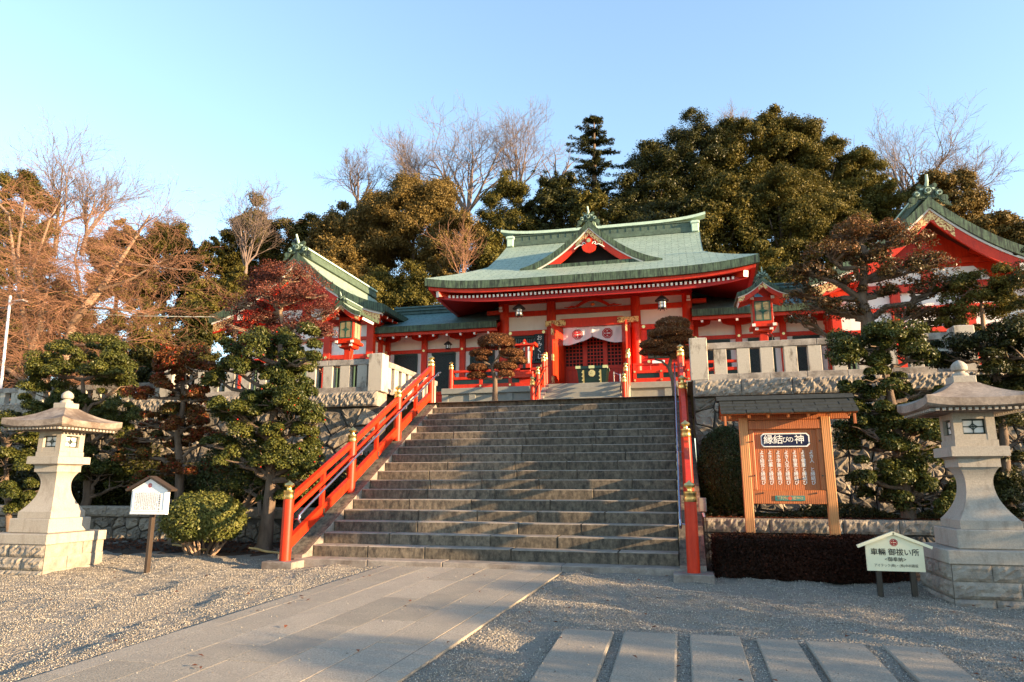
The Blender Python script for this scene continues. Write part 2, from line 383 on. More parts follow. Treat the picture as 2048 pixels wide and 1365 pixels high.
PZ = 3.05
mb = MB()
for x0,x1,y0,y1 in ((-120,-5.95,3.5,19),(-5.95,.27,5.6,19),(.27,120,3.5,19)): mb.add([(x0,y0,PZ),(x1,y0,PZ),(x1,y1,PZ),(x0,y1,PZ)], [(0,1,2,3)])
struct(mb.build('plaza', GRAVEL))
def hz(x, y):
    t = max(0, min(1, (y-19)/34)); t = t*t*(3-2*t)
    w = 14-7*max(0, min(1, (-x-14)/30))-3*max(0, min(1, (x-18)/30))
    return PZ-.05+w*t+(.5*math.sin(.31*x+.2*y)+.4*math.sin(.17*y-.5*x))*t
mb = MB(); mb.grid([[(x,y,hz(x,y)) for y in [18.9,20,22,24,26,28,31,34,38,42,46,50,56,70,100,160]] for x in range(-150,151,5)])
struct(mb.build('hill', HILLSOIL, smooth=True))
# planting beds behind the low walls
for nm, x0, x1, y0 in (('bed_soil', -40, -5.88, 2.35), ('bed_soil', .32, 40, 1.75)):
    mb = MB(); n = 60
    mb.grid([[(x0+(x1-x0)*i/n, y0+(3.55-y0)*j/6, .60+.05*math.sin(1.9*i)+.04*math.sin(2.3*j+i)) for j in range(7)] for i in range(n+1)])
    struct(mb.build('bed_soil', SOIL, smooth=True))
mb = MB(); n = 40
mb.grid([[(-14+8.1*i/n, .55+1.9*j/8, gz(.55+1.9*j/8)+.03*math.sin(math.pi*j/8)+.012*math.sin(2.1*i+j)+(.0 if j else -.02)) for j in range(9)] for i in range(n+1)])
mb.grid([[(.35+5*i/n, .35+1.5*j/8, gz(.35+1.5*j/8)+.03*math.sin(math.pi*j/8)+.012*math.sin(2.1*i+j)+(.0 if j else -.02)) for j in range(9)] for i in range(n+1)])
struct(mb.build('bed_soil', SOIL, smooth=True))

# loose pebbles over the gravel court
def on_path(x, y):
    u = x+2.83-y*math.sin(TH); return (np.abs(u) < 1.30) & (y < .02)
N = 420000
py_ = -7.2+7.6*rng.random(N)**1.25; px_ = np.where(rng.random(N) < .75, -9.8+15.5*rng.random(N), -12+20*rng.random(N))
edge = rng.random(N) < .0035
keep = ~on_path(px_, py_) | edge
keep &= ~((px_ > -5.62) & (px_ < .12) & (py_ > -.12))
for x0, x1, _ in slabs: keep &= ~((px_ > x0) & (px_ < x1) & (py_ < -3.05) & ~edge & (rng.random(N) > .01))
px_, py_, edge = px_[keep], py_[keep], edge[keep]; N = len(px_)
pz_ = SL*py_+wob(px_, py_)
pz_ = np.where(on_path(px_, py_), SL*py_+.037, pz_)
for x0, x1, _ in slabs: pz_ = np.where((px_ > x0) & (px_ < x1) & (py_ < -3.05), SL*py_+.031, pz_)
s_ = .0032+.0055*rng.random(N)**2
ax = rng.normal(size=(N,3)); ax /= np.linalg.norm(ax,axis=1)[:,None]; bx = np.cross(ax, rng.normal(size=(N,3))); bx /= np.linalg.norm(bx,axis=1)[:,None]; cx_ = np.cross(ax, bx)
C0 = np.stack([px_,py_,pz_+s_*.35],1); k1 = (s_*(.8+.5*rng.random(N)))[:,None]; k2 = (s_*(.7+.4*rng.random(N)))[:,None]; k3 = (s_*.6)[:,None]
V = np.stack([C0+ax*k1, C0-ax*k1, C0+bx*k2, C0-bx*k2, C0+cx_*k3, C0-cx_*k3],1).reshape(-1,3)
fb = np.array([[0,2,4],[2,1,4],[1,3,4],[3,0,4],[2,0,5],[1,2,5],[3,1,5],[0,3,5]])
stuff(np_mesh('gravel', V, (np.arange(N)[:,None,None]*6+fb[None]).reshape(-1,3), PEBBLE))

# ------------------------------------------------------------------ staircase
RZ, TR, Z0 = .165, .31872, .10
XL, XR = -5.492, 0.0
st = thing('stone_staircase', 'wide weathered grey stone staircase rising from the paved path to the shrine terrace', 'staircase', (-2.75,0,0))
def blocks(mb, x0, x1, y0, y1, z0, z1, mn, mx):
    x = x0
    while x < x1-.01:
        e = x+rnd.uniform(mn, mx)
        if x1-e < mn*.6: e = x1
        j = rnd.uniform(-.004,.004); jz = rnd.uniform(-.0025,.0025)
        o = len(mb.f); mb.bbox(x+.002, e-.002, y0+j, y1, z0, z1+jz, .013)
        mb.m[o+1] = 1; mb.m[o+10] = 1; x = e        # top and nosing take lighter tread stone: wear, plus caught light painted in
for k in range(1, 19):
    mb = MB(); y = k*TR; blocks(mb, XL, XR, y, y+TR+.08, Z0+(k-1)*RZ-.02, Z0+k*RZ, .9, 1.7)
    if k == 18: mb = MB(); blocks(mb, XL, XR, y, y+.6, Z0+17*RZ-.02, Z0+18*RZ, .9, 1.7)
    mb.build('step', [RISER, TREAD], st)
mb = MB(); blocks(mb, -5.62, .12, -.02, .45, -.1, Z0, 1.0, 1.8); mb.build('base_kerb', [GRAN_D, TREAD], st)
for x0, x1 in ((-5.90, XL-.003), (XR+.003, .34)):
    mb = MB(); f = lambda y: .085+.5177*y
    mb.prismx([(.02,-.05),(.02,f(.02)+.05),(.12,f(.12)+.01),(5.72,f(5.72)),(6.2,f(5.72)),(6.2,-.05)], x0, x1)
    mb.m[3] = mb.m[4] = mb.m[5] = 1; mb.build('stringer', [GRAN_D, RISER], st)
for x0, x1 in ((-5.93,-5.43), (-.08,.42)):
    mb = MB(); mb.bbox(x0, x1, -.36, .015, -.12, .075, .01); mb.build('post_footing', GRAN_D, st)

def cap_prof(z, r):   # onion finial with its collar, z = top of the painted post
    return [(r*1.10,z-.125),(r*1.14,z-.12),(r*1.14,z-.08),(r*1.07,z-.075),(r*1.07,z-.03),(r*1.12,z-.025),(r*1.12,z+.0),(r*.95,z+.005),(r*.50,z+.015),(r*.48,z+.04),
            (r*.62,z+.05),(r*.95,z+.066),(r*1.02,z+.085),(r*.85,z+.105),(r*.5,z+.12),(r*.2,z+.135),(r*.05,z+.15)]
def stair_rail(X, label, inner):
    t = thing('stair_railing', label, 'railing', (X,-.12,.06), 'vermilion railings of the stone stairs')
    ys_ = [-.14, 1.84, 3.85, 5.78]; zb = [.075, 1.035, 2.075, 3.06]
    for y, z in zip(ys_, zb):
        mb = MB(); mb.lathe(X, y, [(.082,z-.02),(.082,z+.02),(.078,z+.9),(.076,z+.93)], 20); p = mb.build('post', RED, t, True)
        mb = MB(); mb.lathe(X, y, cap_prof(z+1.01, .076), 20); mb.build('finial', GOLD, p, True)
    def L(h): return [(X, y, z+h) for y, z in zip((ys_[0],ys_[-1]), (zb[0],zb[-1]))]
    for nm, h, w, hh in (('upper_rail',.87,.075,.085),('middle_rail',.655,.045,.065),('lower_rail',.21,.08,.15)):
        mb = MB()
        for a in range(3): mb.beam((X,ys_[a]+.05,zb[a]+h+.025),(X,ys_[a+1]-.05,zb[a+1]+h-.025),w,hh)
        mb.build(nm, RED, t)
    for a in range(3):
        mb = MB(); y = (ys_[a]+ys_[a+1])/2; z = (zb[a]+zb[a+1])/2; mb.beam((X,y,z+.1),(X,y,z+.86),.062,.075,0,(0,1,0)); p = mb.build('strut', RED, t)
        mb = MB(); mb.cbox(X+inner*.05, y, z+.19, .012, .05, .10); mb.build('bracket_plate', IRON, p)
    h = thing('steel_handrail', 'thin steel pipe handrail along the inside of the %s vermilion stair railing' % ('left' if X < -2 else 'right'), 'handrail', (X+inner*.1,-.12,.6), 'steel pipe handrails')
    xx = X+inner*.14
    mb = MB(); pts = [(xx,-.02,.62),(xx,-.06,.66),(xx,-.05,.72)]+[(xx,y,.755+.517*y) for y in (.1,2,4,5.9)]+[(xx,6.05,3.84)]
    mb.tube(pts, .019, 10); mb.build('pipe', STEEL, h, True)
    for y in ys_[:4]:
        mb = MB(); yy = y+.12; z = .75+.517*yy; mb.tube([(xx,yy,z),(xx,yy,z-.06),(X+inner*.06,yy-.02,z-.08)], .009, 6); mb.build('bracket', STEEL, h, True)
stair_rail(-5.68, 'vermilion railing with gilt finials on the left side of the stone stairs', 1)
stair_rail(.175, 'vermilion railing with gilt finials on the right side of the stone stairs', -1)

# ------------------------------------------------------------------ stone walls and fences
def clip(poly, nx, ny, d):      # keep n.p <= d
    out = []
    for i in range(len(poly)):
        a = poly[i]; b = poly[(i+1)%len(poly)]; da = a[0]*nx+a[1]*ny-d; db = b[0]*nx+b[1]*ny-d
        if da <= 0: out.append(a)
        if (da < 0) != (db < 0):
            t = da/(da-db); out.append((a[0]+(b[0]-a[0])*t, a[1]+(b[1]-a[1])*t))
    return out
def rubble(mb, x0, x1, z0, z1, Y, sp, gap, seed, bulge=.042):
    r_ = random.Random(seed); pts = []; nx = max(2, int((x1-x0)/sp)); nz = max(2, int((z1-z0)/(sp*.8)))
    for i in range(-1, nx+1):
        for j in range(-1, nz+1):
            pts.append((x0+(i+.5+r_.uniform(-.38,.38))*(x1-x0)/nx, z0+(j+.5+r_.uniform(-.38,.38))*(z1-z0)/nz))
    for k, p in enumerate(pts):
        poly = [(x0,z0),(x1,z0),(x1,z1),(x0,z1)]
        if not (x0 < p[0] < x1 and z0 < p[1] < z1): continue
        for q in pts:
            dx, dz = q[0]-p[0], q[1]-p[1]; dd = math.hypot(dx, dz)
            if 0 < dd < sp*2.6 and poly: poly = clip(poly, dx/dd, dz/dd, (dx*(p[0]+q[0])+dz*(p[1]+q[1]))/2/dd-gap)
        if len(poly) < 3: continue
        c = (sum(a for a,_ in poly)/len(poly), sum(b for _,b in poly)/len(poly))
        fine = []
        for i in range(len(poly)):
            a = poly[i]; b = poly[(i+1)%len(poly)]; n = 3
            for s in range(n):
                t = s/n; x = a[0]+(b[0]-a[0])*t; z = a[1]+(b[1]-a[1])*t; f = 1-(.06 if s == 0 else 0)-r_.uniform(0,.04)
                fine.append((c[0]+(x-c[0])*f, c[1]+(z-c[1])*f))
        n = len(fine); tx, tz = r_.uniform(-.10,.10), r_.uniform(-.13,.13); v = []
        for s, (f, d) in enumerate(((1.0,.03),(1.0,-.02),(.90,-bulge*.8),(.55,-bulge))):
            for x, z in fine:
                xx = c[0]+(x-c[0])*f; zz = c[1]+(z-c[1])*f
                v.append((xx, Y+d+(tx*(xx-c[0])+tz*(zz-c[1]) if s > 1 else 0)+(r_.uniform(-.022,.022) if s > 1 else 0), zz))
        v.append((c[0], Y-bulge*1.05+r_.uniform(-.02,.02), c[1])); fs = []
        for s in range(3):
            for i in range(n): fs.append((s*n+i, s*n+(i+1)%n, (s+1)*n+(i+1)%n, (s+1)*n+i))
        for i in range(n): fs.append((3*n+i, 3*n+(i+1)%n, 4*n))
        mb.add(v, fs, 0)
def rockblock(mb, x0, x1, z0, z1, Y, depth, seed, amp=.035, mi=0):   # split-faced block, face towards -y
    r_ = random.Random(seed); nx = max(3, int((x1-x0)/.036)); nz = max(3, int((z1-z0)/.034)); P = []
    for i in range(nx+1):
        row = []
        for j in range(nz+1):
            e = 0 if i in (0,nx) or j in (0,nz) else 1
            row.append((x0+(x1-x0)*i/nx, Y-e*(.012+.012*math.sin(9*x0+i*.9)*math.sin(j*1.1+i*.4)+r_.random()*amp*.75), z0+(z1-z0)*j/nz))
        P.append(row)
    mb.grid(P, mi); mb.box(x0, x1, Y+.001, Y+depth, z0, z1, mi)
def retaining(x0, x1, label, seed, ztop=2.72, name='retaining_wall', cut=None):
    t = thing(name, label, 'stone wall', ((x0+x1)/2,3.4,.5))
    mb = MB(); rubble(mb, x0, x1, .4, ztop, 3.42, .46 if x0 < 0 else .36, .006, seed); mb.build('rubble_masonry', ROCK_W, t)
    mb = MB(); mb.box(x0, x1, 3.44, 3.8, .3, ztop+.02); mb.build('backing', MORTAR, t)
    mb = MB(); x = x0; k = 0
    while x < x1-.02:
        e = min(x+rnd.uniform(.8,1.15), x1)
        if x1-e < .3: e = x1
        rockblock(mb, x+.004, e-.004, ztop+.03, PZ-.002, 3.33, .5, seed*50+k); x = e; k += 1
    mb.build('coping', ROCK, t)
retaining(-34.0, -5.93, 'shaded rubble stone retaining wall left of the stairs, topped by rough coping', 3)
retaining(.36, 22.0, 'sunlit rubble stone retaining wall right of the stairs behind the timber notice board', 5)
def low_wall(x0, x1, Y, label, seed, zt, zb):
    t = thing('low_garden_wall', label, 'stone wall', ((x0+x1)/2,Y,.3), 'low walls of the planting beds')
    mb = MB(); x = x0; k = 0
    while x < x1-.02:
        e = min(x+rnd.uniform(.75,1.2), x1); rockblock(mb, x+.004, e-.004, zt-.20, zt, Y, .25, seed*70+k, .03); x = e; k += 1
    mb.build('cap_course', ROCK, t)
    mb = MB(); rubble(mb, x0, x1, zb, zt-.215, Y+.06, .26, .007, seed, .045); mb.build('rubble_masonry', ROCK_W, t)
    mb = MB(); mb.box(x0, x1, Y+.075, Y+.26, zb-.05, zt-.205); mb.build('backing', MORTAR, t)
low_wall(-16, -5.92, 2.2, 'low dark stone wall of the planting bed behind the round sunlit bush', 11, .74, .02)
low_wall(.36, 9, 1.6, 'low stone wall of the planting bed behind the timber notice board posts', 13, .67, .02)

def fence(x0, x1, Y, zb, label, pillars, first, axis='x', pitch=.41, name='stone_fence', clipend=True):
    t = thing(name, label, 'stone fence', ((x0+x1)/2,Y,zb) if axis == 'x' else (Y,(x0+x1)/2,zb), 'granite fences around the shrine terrace')
    def B(mb, a0, a1, d0, d1, z0, z1, b=.008):
        if axis == 'x': mb.bbox(a0,a1,Y+d0,Y+d1,z0,z1,b)
        else: mb.bbox(Y+d0,Y+d1,a0,a1,z0,z1,b)
    for p in pillars:
        mb = MB(); B(mb, p-.16,p+.16,-.16,.16,zb,zb+.80,.012)
        if axis == 'x': mb.add([(p-.148,Y-.148,zb+.8),(p+.148,Y-.148,zb+.8),(p+.148,Y+.148,zb+.8),(p-.148,Y+.148,zb+.8),(p,Y,zb+.835)],[(0,1,4),(1,2,4),(2,3,4),(3,0,4)])
        mb.build('pillar', FENCE, t)
    edges = sorted([x0]+[q for p in pillars for q in (p-.162,p+.162) if x0 < q < x1]+[x1])
    spans = [(edges[i],edges[i+1]) for i in range(len(edges)-1) if edges[i+1]-edges[i] > .35]
    for a, e in spans:
        mb = MB(); blk = a
        while blk < e-.01:
            q = min(blk+1.9, e); q = e if e-q < .5 else q
            B(mb, blk+.002, q-.002, -.085, .085, zb+.585, zb+.705); blk = q
        mb.build('top_rail', FENCE_R, t)
        mb = MB(); blk = a
        while blk < e-.01:
            q = min(blk+rnd.uniform(.5,.75), e); q = e if e-q < .2 else q
            B(mb, blk+.002, q-.002, -.10, .10, zb+.0, zb+.115); blk = q
        mb.build('bottom_rail', FENCE_R, t)
        n = max(1, int(round((e-a)/pitch)))
        for k in range(n):
            mb = MB(); c = a+(k+.55)*(e-a)/n; B(mb, c-.112, c+.112, -.07, .07, zb+.11, zb+.59, .006); mb.build('baluster', FENCE, t)
fence(.33, 12.6, 3.52, PZ, 'pale granite fence on the terrace wall right of the stairs, above the notice board', [.49, 4.9, 9.0], 0)
fence(-11.15, -5.85, 3.52, PZ, 'granite fence with weathered brown rail on the wall left of the stairs', [-6.01,-11.1], 0)
fence(-26, -11.3, 3.62, PZ-.30, 'lower granite fence stepping down behind the left stone lantern', [-15.2,-20.5], 0)
fence(3.70, 6.9, -6.01, PZ, 'short sunlit granite fence running back along the left edge of the stairs', [], 0, 'y', .38)
fence(3.70, 6.9, .49, PZ, 'short granite fence running back along the right edge of the stairs', [], 0, 'y', .38)

# ------------------------------------------------------------------ lettering and crest
def text(body, size, x, y, z, mat, parent, name='lettering', bold=.0, align='CENTER', line=1.0, sx=1.0, valign='CENTER'):
    cu = bpy.data.curves.new('txt', 'FONT'); cu.body = body; cu.size = size; cu.align_x = align; cu.align_y = valign; cu.space_line = line; 
    o = bpy.data.objects.new('txt', cu); COL.objects.link(o)
    me = bpy.data.meshes.new_from_object(o.evaluated_get(bpy.context.evaluated_depsgraph_get()))
    bpy.data.objects.remove(o); bpy.data.curves.remove(cu)
    r_ = parent
    while r_.parent: r_ = r_.parent
    off = Vector(r_.location)
    for v in me.vertices: v.co = Vector((x+v.co.x*sx, y, z+v.co.y))-off
    if bold:
        import bmesh
        bm = bmesh.new(); bm.from_mesh(me); b = bold*size; geo = bm.faces[:]
        for q, (dx, dz) in enumerate(((b,0),(-b,0),(0,b),(0,-b))):
            r2 = bmesh.ops.duplicate(bm, geom=geo); bmesh.ops.translate(bm, vec=(dx,-.0002*(q+1),dz), verts=[e for e in r2['geom'] if isinstance(e, bmesh.types.BMVert)])
        bm.to_mesh(me); bm.free()
    me.materials.clear(); me.materials.append(mat); me.name = name
    return link(name, me, parent)
def column(s, size, x, y, ztop, mat, parent, name='lettering', bold=0, pitch=1.12):
    return text('\n'.join(s), size, x, y, ztop, mat, parent, name, bold, 'CENTER', pitch, 1.0, 'TOP')
def ring(mb, cx, y, cz, r0, r1, n, rot=0, mi=0):
    o = len(mb.v)
    for k in range(n):
        a = 2*math.pi*k/n+rot; mb.v += [(cx+r0*math.cos(a),y,cz+r0*math.sin(a)),(cx+r1*math.cos(a),y,cz+r1*math.sin(a))]
    for k in range(n):
        q = (k+1)%n; mb.f.append((o+2*k,o+2*k+1,o+2*q+1,o+2*q)); mb.m.append(mi)
def crest(cx, y, cz, r, mat, parent, yf=None):
    mb = MB(); e = math.pi/8
    ring(mb, cx, y, cz, r*.84, r, 8, e); ring(mb, cx, y, cz, r*.58, r*.72, 28)
    for k in (-1, 1):                    # interlaced lattice inside the circle
        c = .24*r*k; h = r*.57; w = .10*r
        for a, d in ((-h,-.36*r),(-.12*r,.12*r),(.36*r,h)) if k < 0 else ((-h,-.12*r),(.12*r,h)):
            mb.add([(cx+c-w,y,cz+a),(cx+c+w,y,cz+a),(cx+c+w,y,cz+d),(cx+c-w,y,cz+d)],[(0,1,2,3)])
        mb.add([(cx-h,y-.0006,cz+c-w),(cx+h,y-.0006,cz+c-w),(cx+h,y-.0006,cz+c+w),(cx-h,y-.0006,cz+c+w)],[(0,1,2,3)])
    for sx_ in (-1,1):
        for sz_ in (-1,1):
            q = .42*r; mb.add([(cx+sx_*q-.1*r,y,cz+sz_*q),(cx+sx_*q,y,cz+sz_*q-.1*r),(cx+sx_*q+.1*r,y,cz+sz_*q),(cx+sx_*q,y,cz+sz_*q+.1*r)],[(0,1,2,3)])
    if yf: mb.v = [(x, yf(x,z), z) for x,_,z in mb.v]
    return mb.build('crest', mat, parent)

# ------------------------------------------------------------------ curved gable roofs
def gprof(cx, zA, a, h, d, n=18, c=.66, ext=0):
    out = []
    for i in range(-n, n+1):
        t = abs(i)/n*(1+ext); u = a*t*(1 if i >= 0 else -1)
        out.append((cx+u, zA-h*((1+c)*t-c*t*t)-d*(1 if ext == 0 else 1)))
    return out
def gable_roof(t, cx, yF, yB, zA, a, h, k=1.0, rafters=0, gold=True, ridge=True, ridgemat=None, copper_=None, panel=True, bands=True):
    cp = copper_ or COPPER; up = gprof(cx, zA, a, h, 0); lo = gprof(cx, zA, a, h, .16*k)
    mb = MB(); n = len(up); s = [0]
    for i in range(1, n): s.append(s[-1]+math.dist(up[i], up[i-1]))
    ny = max(2, int((yB-yF)/.6)); P = []; UV = []
    nrow = 22*2
    for i in range(n):
        P.append([(up[i][0], yF+.02+(yB-yF-.02)*j/ny, up[i][1]) for j in range(ny+1)]); UV.append([((yB-yF)*j/ny, abs(s[i]-s[n//2])) for j in range(ny+1)])
    mb.grid(P, 0, UV); roof = mb.build('roof', cp, t, True)
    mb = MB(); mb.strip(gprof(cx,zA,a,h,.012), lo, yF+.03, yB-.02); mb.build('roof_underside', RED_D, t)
    mb = MB(); mb.strip(gprof(cx,zA+.012*k,a*1.004,h,0), gprof(cx,zA,a*1.004,h,.30*k), yF-.03*k, yF+.16*k); mb.build('verge', VERGE, roof)
    for sg in (-1, 1):                       # copper edge along the eaves
        x = cx+sg*a; mb = MB(); mb.box(min(x-sg*.14*k,x+sg*.02*k),max(x-sg*.14*k,x+sg*.02*k), yF+.16*k+.002, yB, zA-h-.20*k, zA-h+.008); mb.build('eave_edge', VERGE, roof)
    if bands:
        mb = MB(); mb.strip(gprof(cx,zA,a*.985,h*.99,.30*k), gprof(cx,zA,a*.985,h*.99,.37*k), yF+.04*k, yF+.14*k); mb.build('white_trim', WHITE, roof)
        mb = MB(); mb.strip(gprof(cx,zA,a*.965,h*.98,.37*k), gprof(cx,zA,a*.965,h*.98,.72*k), yF+.07*k, yF+.15*k); bb = mb.build('bargeboard', RED, t)
        if gold:
            for lo_, hi_ in ((-.20,.20),(-1,-.74),(.74,1)):
                pts = [(x, z) for x, z in gprof(cx,zA,a*.965,h*.98,0,40) if lo_ <= (x-cx)/(a*.965) <= hi_]
                u2 = [(x,z-.39*k) for x,z in pts]; l2 = [(x,z-(.68*k if i%4 else .60*k)) for i,(x,z) in enumerate(pts)]
                mb = MB(); mb.strip(u2, l2, yF+.058*k, yF+.07*k); mb.build('gilt_fitting', GOLDP, bb)
    if ridge:
        mb = MB()
        w = .17*k
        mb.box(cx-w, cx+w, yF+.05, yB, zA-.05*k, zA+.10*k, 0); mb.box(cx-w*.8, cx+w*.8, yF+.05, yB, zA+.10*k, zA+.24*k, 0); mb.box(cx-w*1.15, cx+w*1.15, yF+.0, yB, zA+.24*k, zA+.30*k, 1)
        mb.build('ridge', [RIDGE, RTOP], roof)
        mb = MB(); y = yF-.02*k       # demon-tile ornament: discs, scrolls, horn; pale rings and horn carry painted highlights
        def disc(x, z, r, y0, mi=0): mb.tube([(x,y0,z),(x,y0+.10*k,z)], r, 16, mi)
        mb.prism([(cx-.26*k,zA-.02*k),(cx+.26*k,zA-.02*k),(cx+.24*k,zA+.26*k),(cx+.12*k,zA+.38*k),(cx-.12*k,zA+.38*k),(cx-.24*k,zA+.26*k)], y+.03*k, y+.12*k)
        disc(cx, zA+.20*k, .13*k, y-.03*k); disc(cx, zA+.20*k, .085*k, y-.04*k, 1); disc(cx, zA+.20*k, .06*k, y-.06*k)
        for sg in (-1,1):
            disc(cx+sg*.28*k, zA+.12*k, .11*k, y); disc(cx+sg*.29*k, zA+.115*k, .07*k, y-.02*k, 1); disc(cx+sg*.30*k, zA+.11*k, .045*k, y-.04*k); disc(cx+sg*.42*k, zA-.05*k, .10*k, y+.01*k); disc(cx+sg*.20*k, zA+.36*k, .07*k, y+.02*k)
            mb.prism([(cx+sg*.22*k,zA+.05*k),(cx+sg*.44*k,zA-.02*k),(cx+sg*.60*k,zA-.30*k),(cx+sg*.50*k,zA-.26*k),(cx+sg*.34*k,zA-.16*k)], y+.03*k, y+.10*k)
        mb.tube([(cx,y+.1*k,zA+.32*k),(cx,y-.02*k,zA+.48*k),(cx-.02*k,y-.10*k,zA+.66*k)], [.06*k,.045*k,.035*k], 10, 1)
        mb.build('ridge_ornament', [VERGE, RTOP], roof)
    if rafters:
        for sg in (-1, 1):
            for j in range(rafters):
                y = yF+.35+(yB-yF-.6)*j/(rafters-1); x1 = cx+sg*(a-.16*k); x0 = cx+sg*(a-1.15*k); z = zA-h-.30*k
                mb = MB(); mb.beam((x0,y,z+.33*k),(x1,y,z),.075,.085); mb.m[1] = 1; mb.build('rafter', [RED, WHITE], t)
    return roof

# ------------------------------------------------------------------ main hall
HX = -2.6; FY = 13.0; FL = 4.12
hall = thing('shrine_hall', 'vermilion main shrine hall with a green copper hip-and-gable roof and front dormer gable', 'shrine hall', (HX,FY,PZ))
mb = MB(); mb.box(HX-4.55, HX+4.55, 10.86, 20, PZ-.05, FL-.19)
mb.build('platform_wall', CONC, hall)
mb = MB(); mb.bbox(HX-4.62, HX+4.62, 10.78, 20.05, FL-.19, FL-.005, .015); mb.build('platform_coping', CONC, hall)
for x in (-4.5,-3.6,-2.4,-1.25,1.25,2.4,3.6,4.5):
    mb = MB(); mb.cbox(HX+x, 10.845, PZ+.42, .2, .05, .92); mb.build('platform_post', CONC, hall)
for k in range(6):
    mb = MB(); mb.bbox(HX-1.12, HX+1.12, 9.05+k*.30, 10.84, PZ-.02+k*.178, PZ+(k+1)*.178-(.004 if k == 5 else 0), .01); mb.build('step', CONC, hall)
for sg in (-1,1):
    mb = MB(); x = HX+sg*1.22; mb.prismx([(8.95,PZ-.02),(8.95,PZ+.12),(10.775,FL+.02),(10.775,PZ-.02)], x-.095, x+.095); mb.build('step_cheek', CONC, hall)
mb = MB(); mb.box(HX-4.6, HX+4.6, 10.86, 13.7, FL-.004, FL+.008); mb.build('veranda_floor', RED_D, hall)
PX = [-5.72,-4.05,-1.18,.50]
for x in PX:
    mb = MB(); mb.lathe(x, FY, [(.21,FL),(.21,FL+.06),(.168,FL+.08),(.165,7.0),(.155,7.32)], 24); mb.build('pillar', RED, hall, True)
    mb = MB(); mb.cbox(x, FY, 7.40, .36, .36, .16); mb.cbox(x, FY-.05, 7.56, 1.05, .15, .15); mb.cbox(x, FY-.30, 7.56, .15, .75, .15)
    for dx in (-.43,0,.43): mb.cbox(x+dx, FY-.05, 7.69, .2, .2, .11)
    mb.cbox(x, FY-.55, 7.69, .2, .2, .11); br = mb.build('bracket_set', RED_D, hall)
    mb = MB()
    mb.cbox(x, FY-.685, 7.56, .10, .012, .10); mb.cbox(x, FY-.662, 7.70, .12, .012, .07)
    mb.build('white_bracket_end', WHITE, br)
for sg, x in ((-1,PX[0]),(1,PX[3])):      # corner beam noses
    mb = MB(); mb.box(min(x+sg*.1,x+sg*.62), max(x+sg*.1,x+sg*.62), FY-.07, FY+.07, 6.98, 7.12); mb.cbox(x+sg*.05, FY-.26, 7.12, .12, .14, .22); mb.build('beam_nose', RED, hall)
    mb = MB(); mb.cbox(x+sg*.05, FY-.336, 7.13, .10, .012, .09); mb.cbox(x+sg*.05, FY-.336, 7.03, .13, .012, .06); mb.build('gilt_fitting', WHITE, hall)
def wallrun(x0, x1):
    for z0, z1, y in ((6.86,7.03,.10),(7.30,7.42,.09)):
        mb = MB(); mb.bbox(x0, x1, FY-y, FY+y, z0, z1, .006); mb.build('tie_beam', RED, hall)
    mb = MB(); mb.box(x0, x1, FY+.0, FY+.06, 6.3, 8.1); mb.build('plaster_panel', WHITE, hall)
for i in range(3): wallrun(PX[i]+.13, PX[i+1]-.13)
mb = MB(); mb.box(HX-3.3, HX+3.3, FY-.12, FY+.12, 7.75, 7.93); mb.build('eave_purlin', RED_D, hall)
# frog-leg strut over the centre bay
mb = MB(); P1 = []; P2 = []
for i in range(21):
    t = -1+i/10; P1.append((HX+t*.62, 7.05+.30*max(0,1-abs(t)**1.6)+.02)); P2.append((HX+t*.50, 7.04+.20*max(0,1-abs(t)**1.8)))
mb.strip(P1, P2, FY-.16, FY-.10); kf = mb.build('frog_leg_strut', RED, hall)
mb = MB(); mb.strip(P2, [(x,7.035) for x,_ in P2], FY-.14, FY-.11); mb.build('carved_infill', M('carving_grey', (.30,.35,.32), .6, .4, 14), kf)
mb = MB(); mb.lathe(HX, FY-.145, [(.01,7.07),(.07,7.1),(.08,7.14),(.01,7.18)], 10); mb.build('carved_flower', M('carving_orange', (.6,.16,.04)), kf)
for sg in (-1,1):
    mb = MB(); mb.tube([(HX+sg*.60,FY-.13,7.07),(HX+sg*.72,FY-.13,7.09),(HX+sg*.82,FY-.13,7.06),(HX+sg*.98,FY-.13,7.075)], [.03,.04,.025,.012], 8); mb.build('carved_tendril', RED, kf)
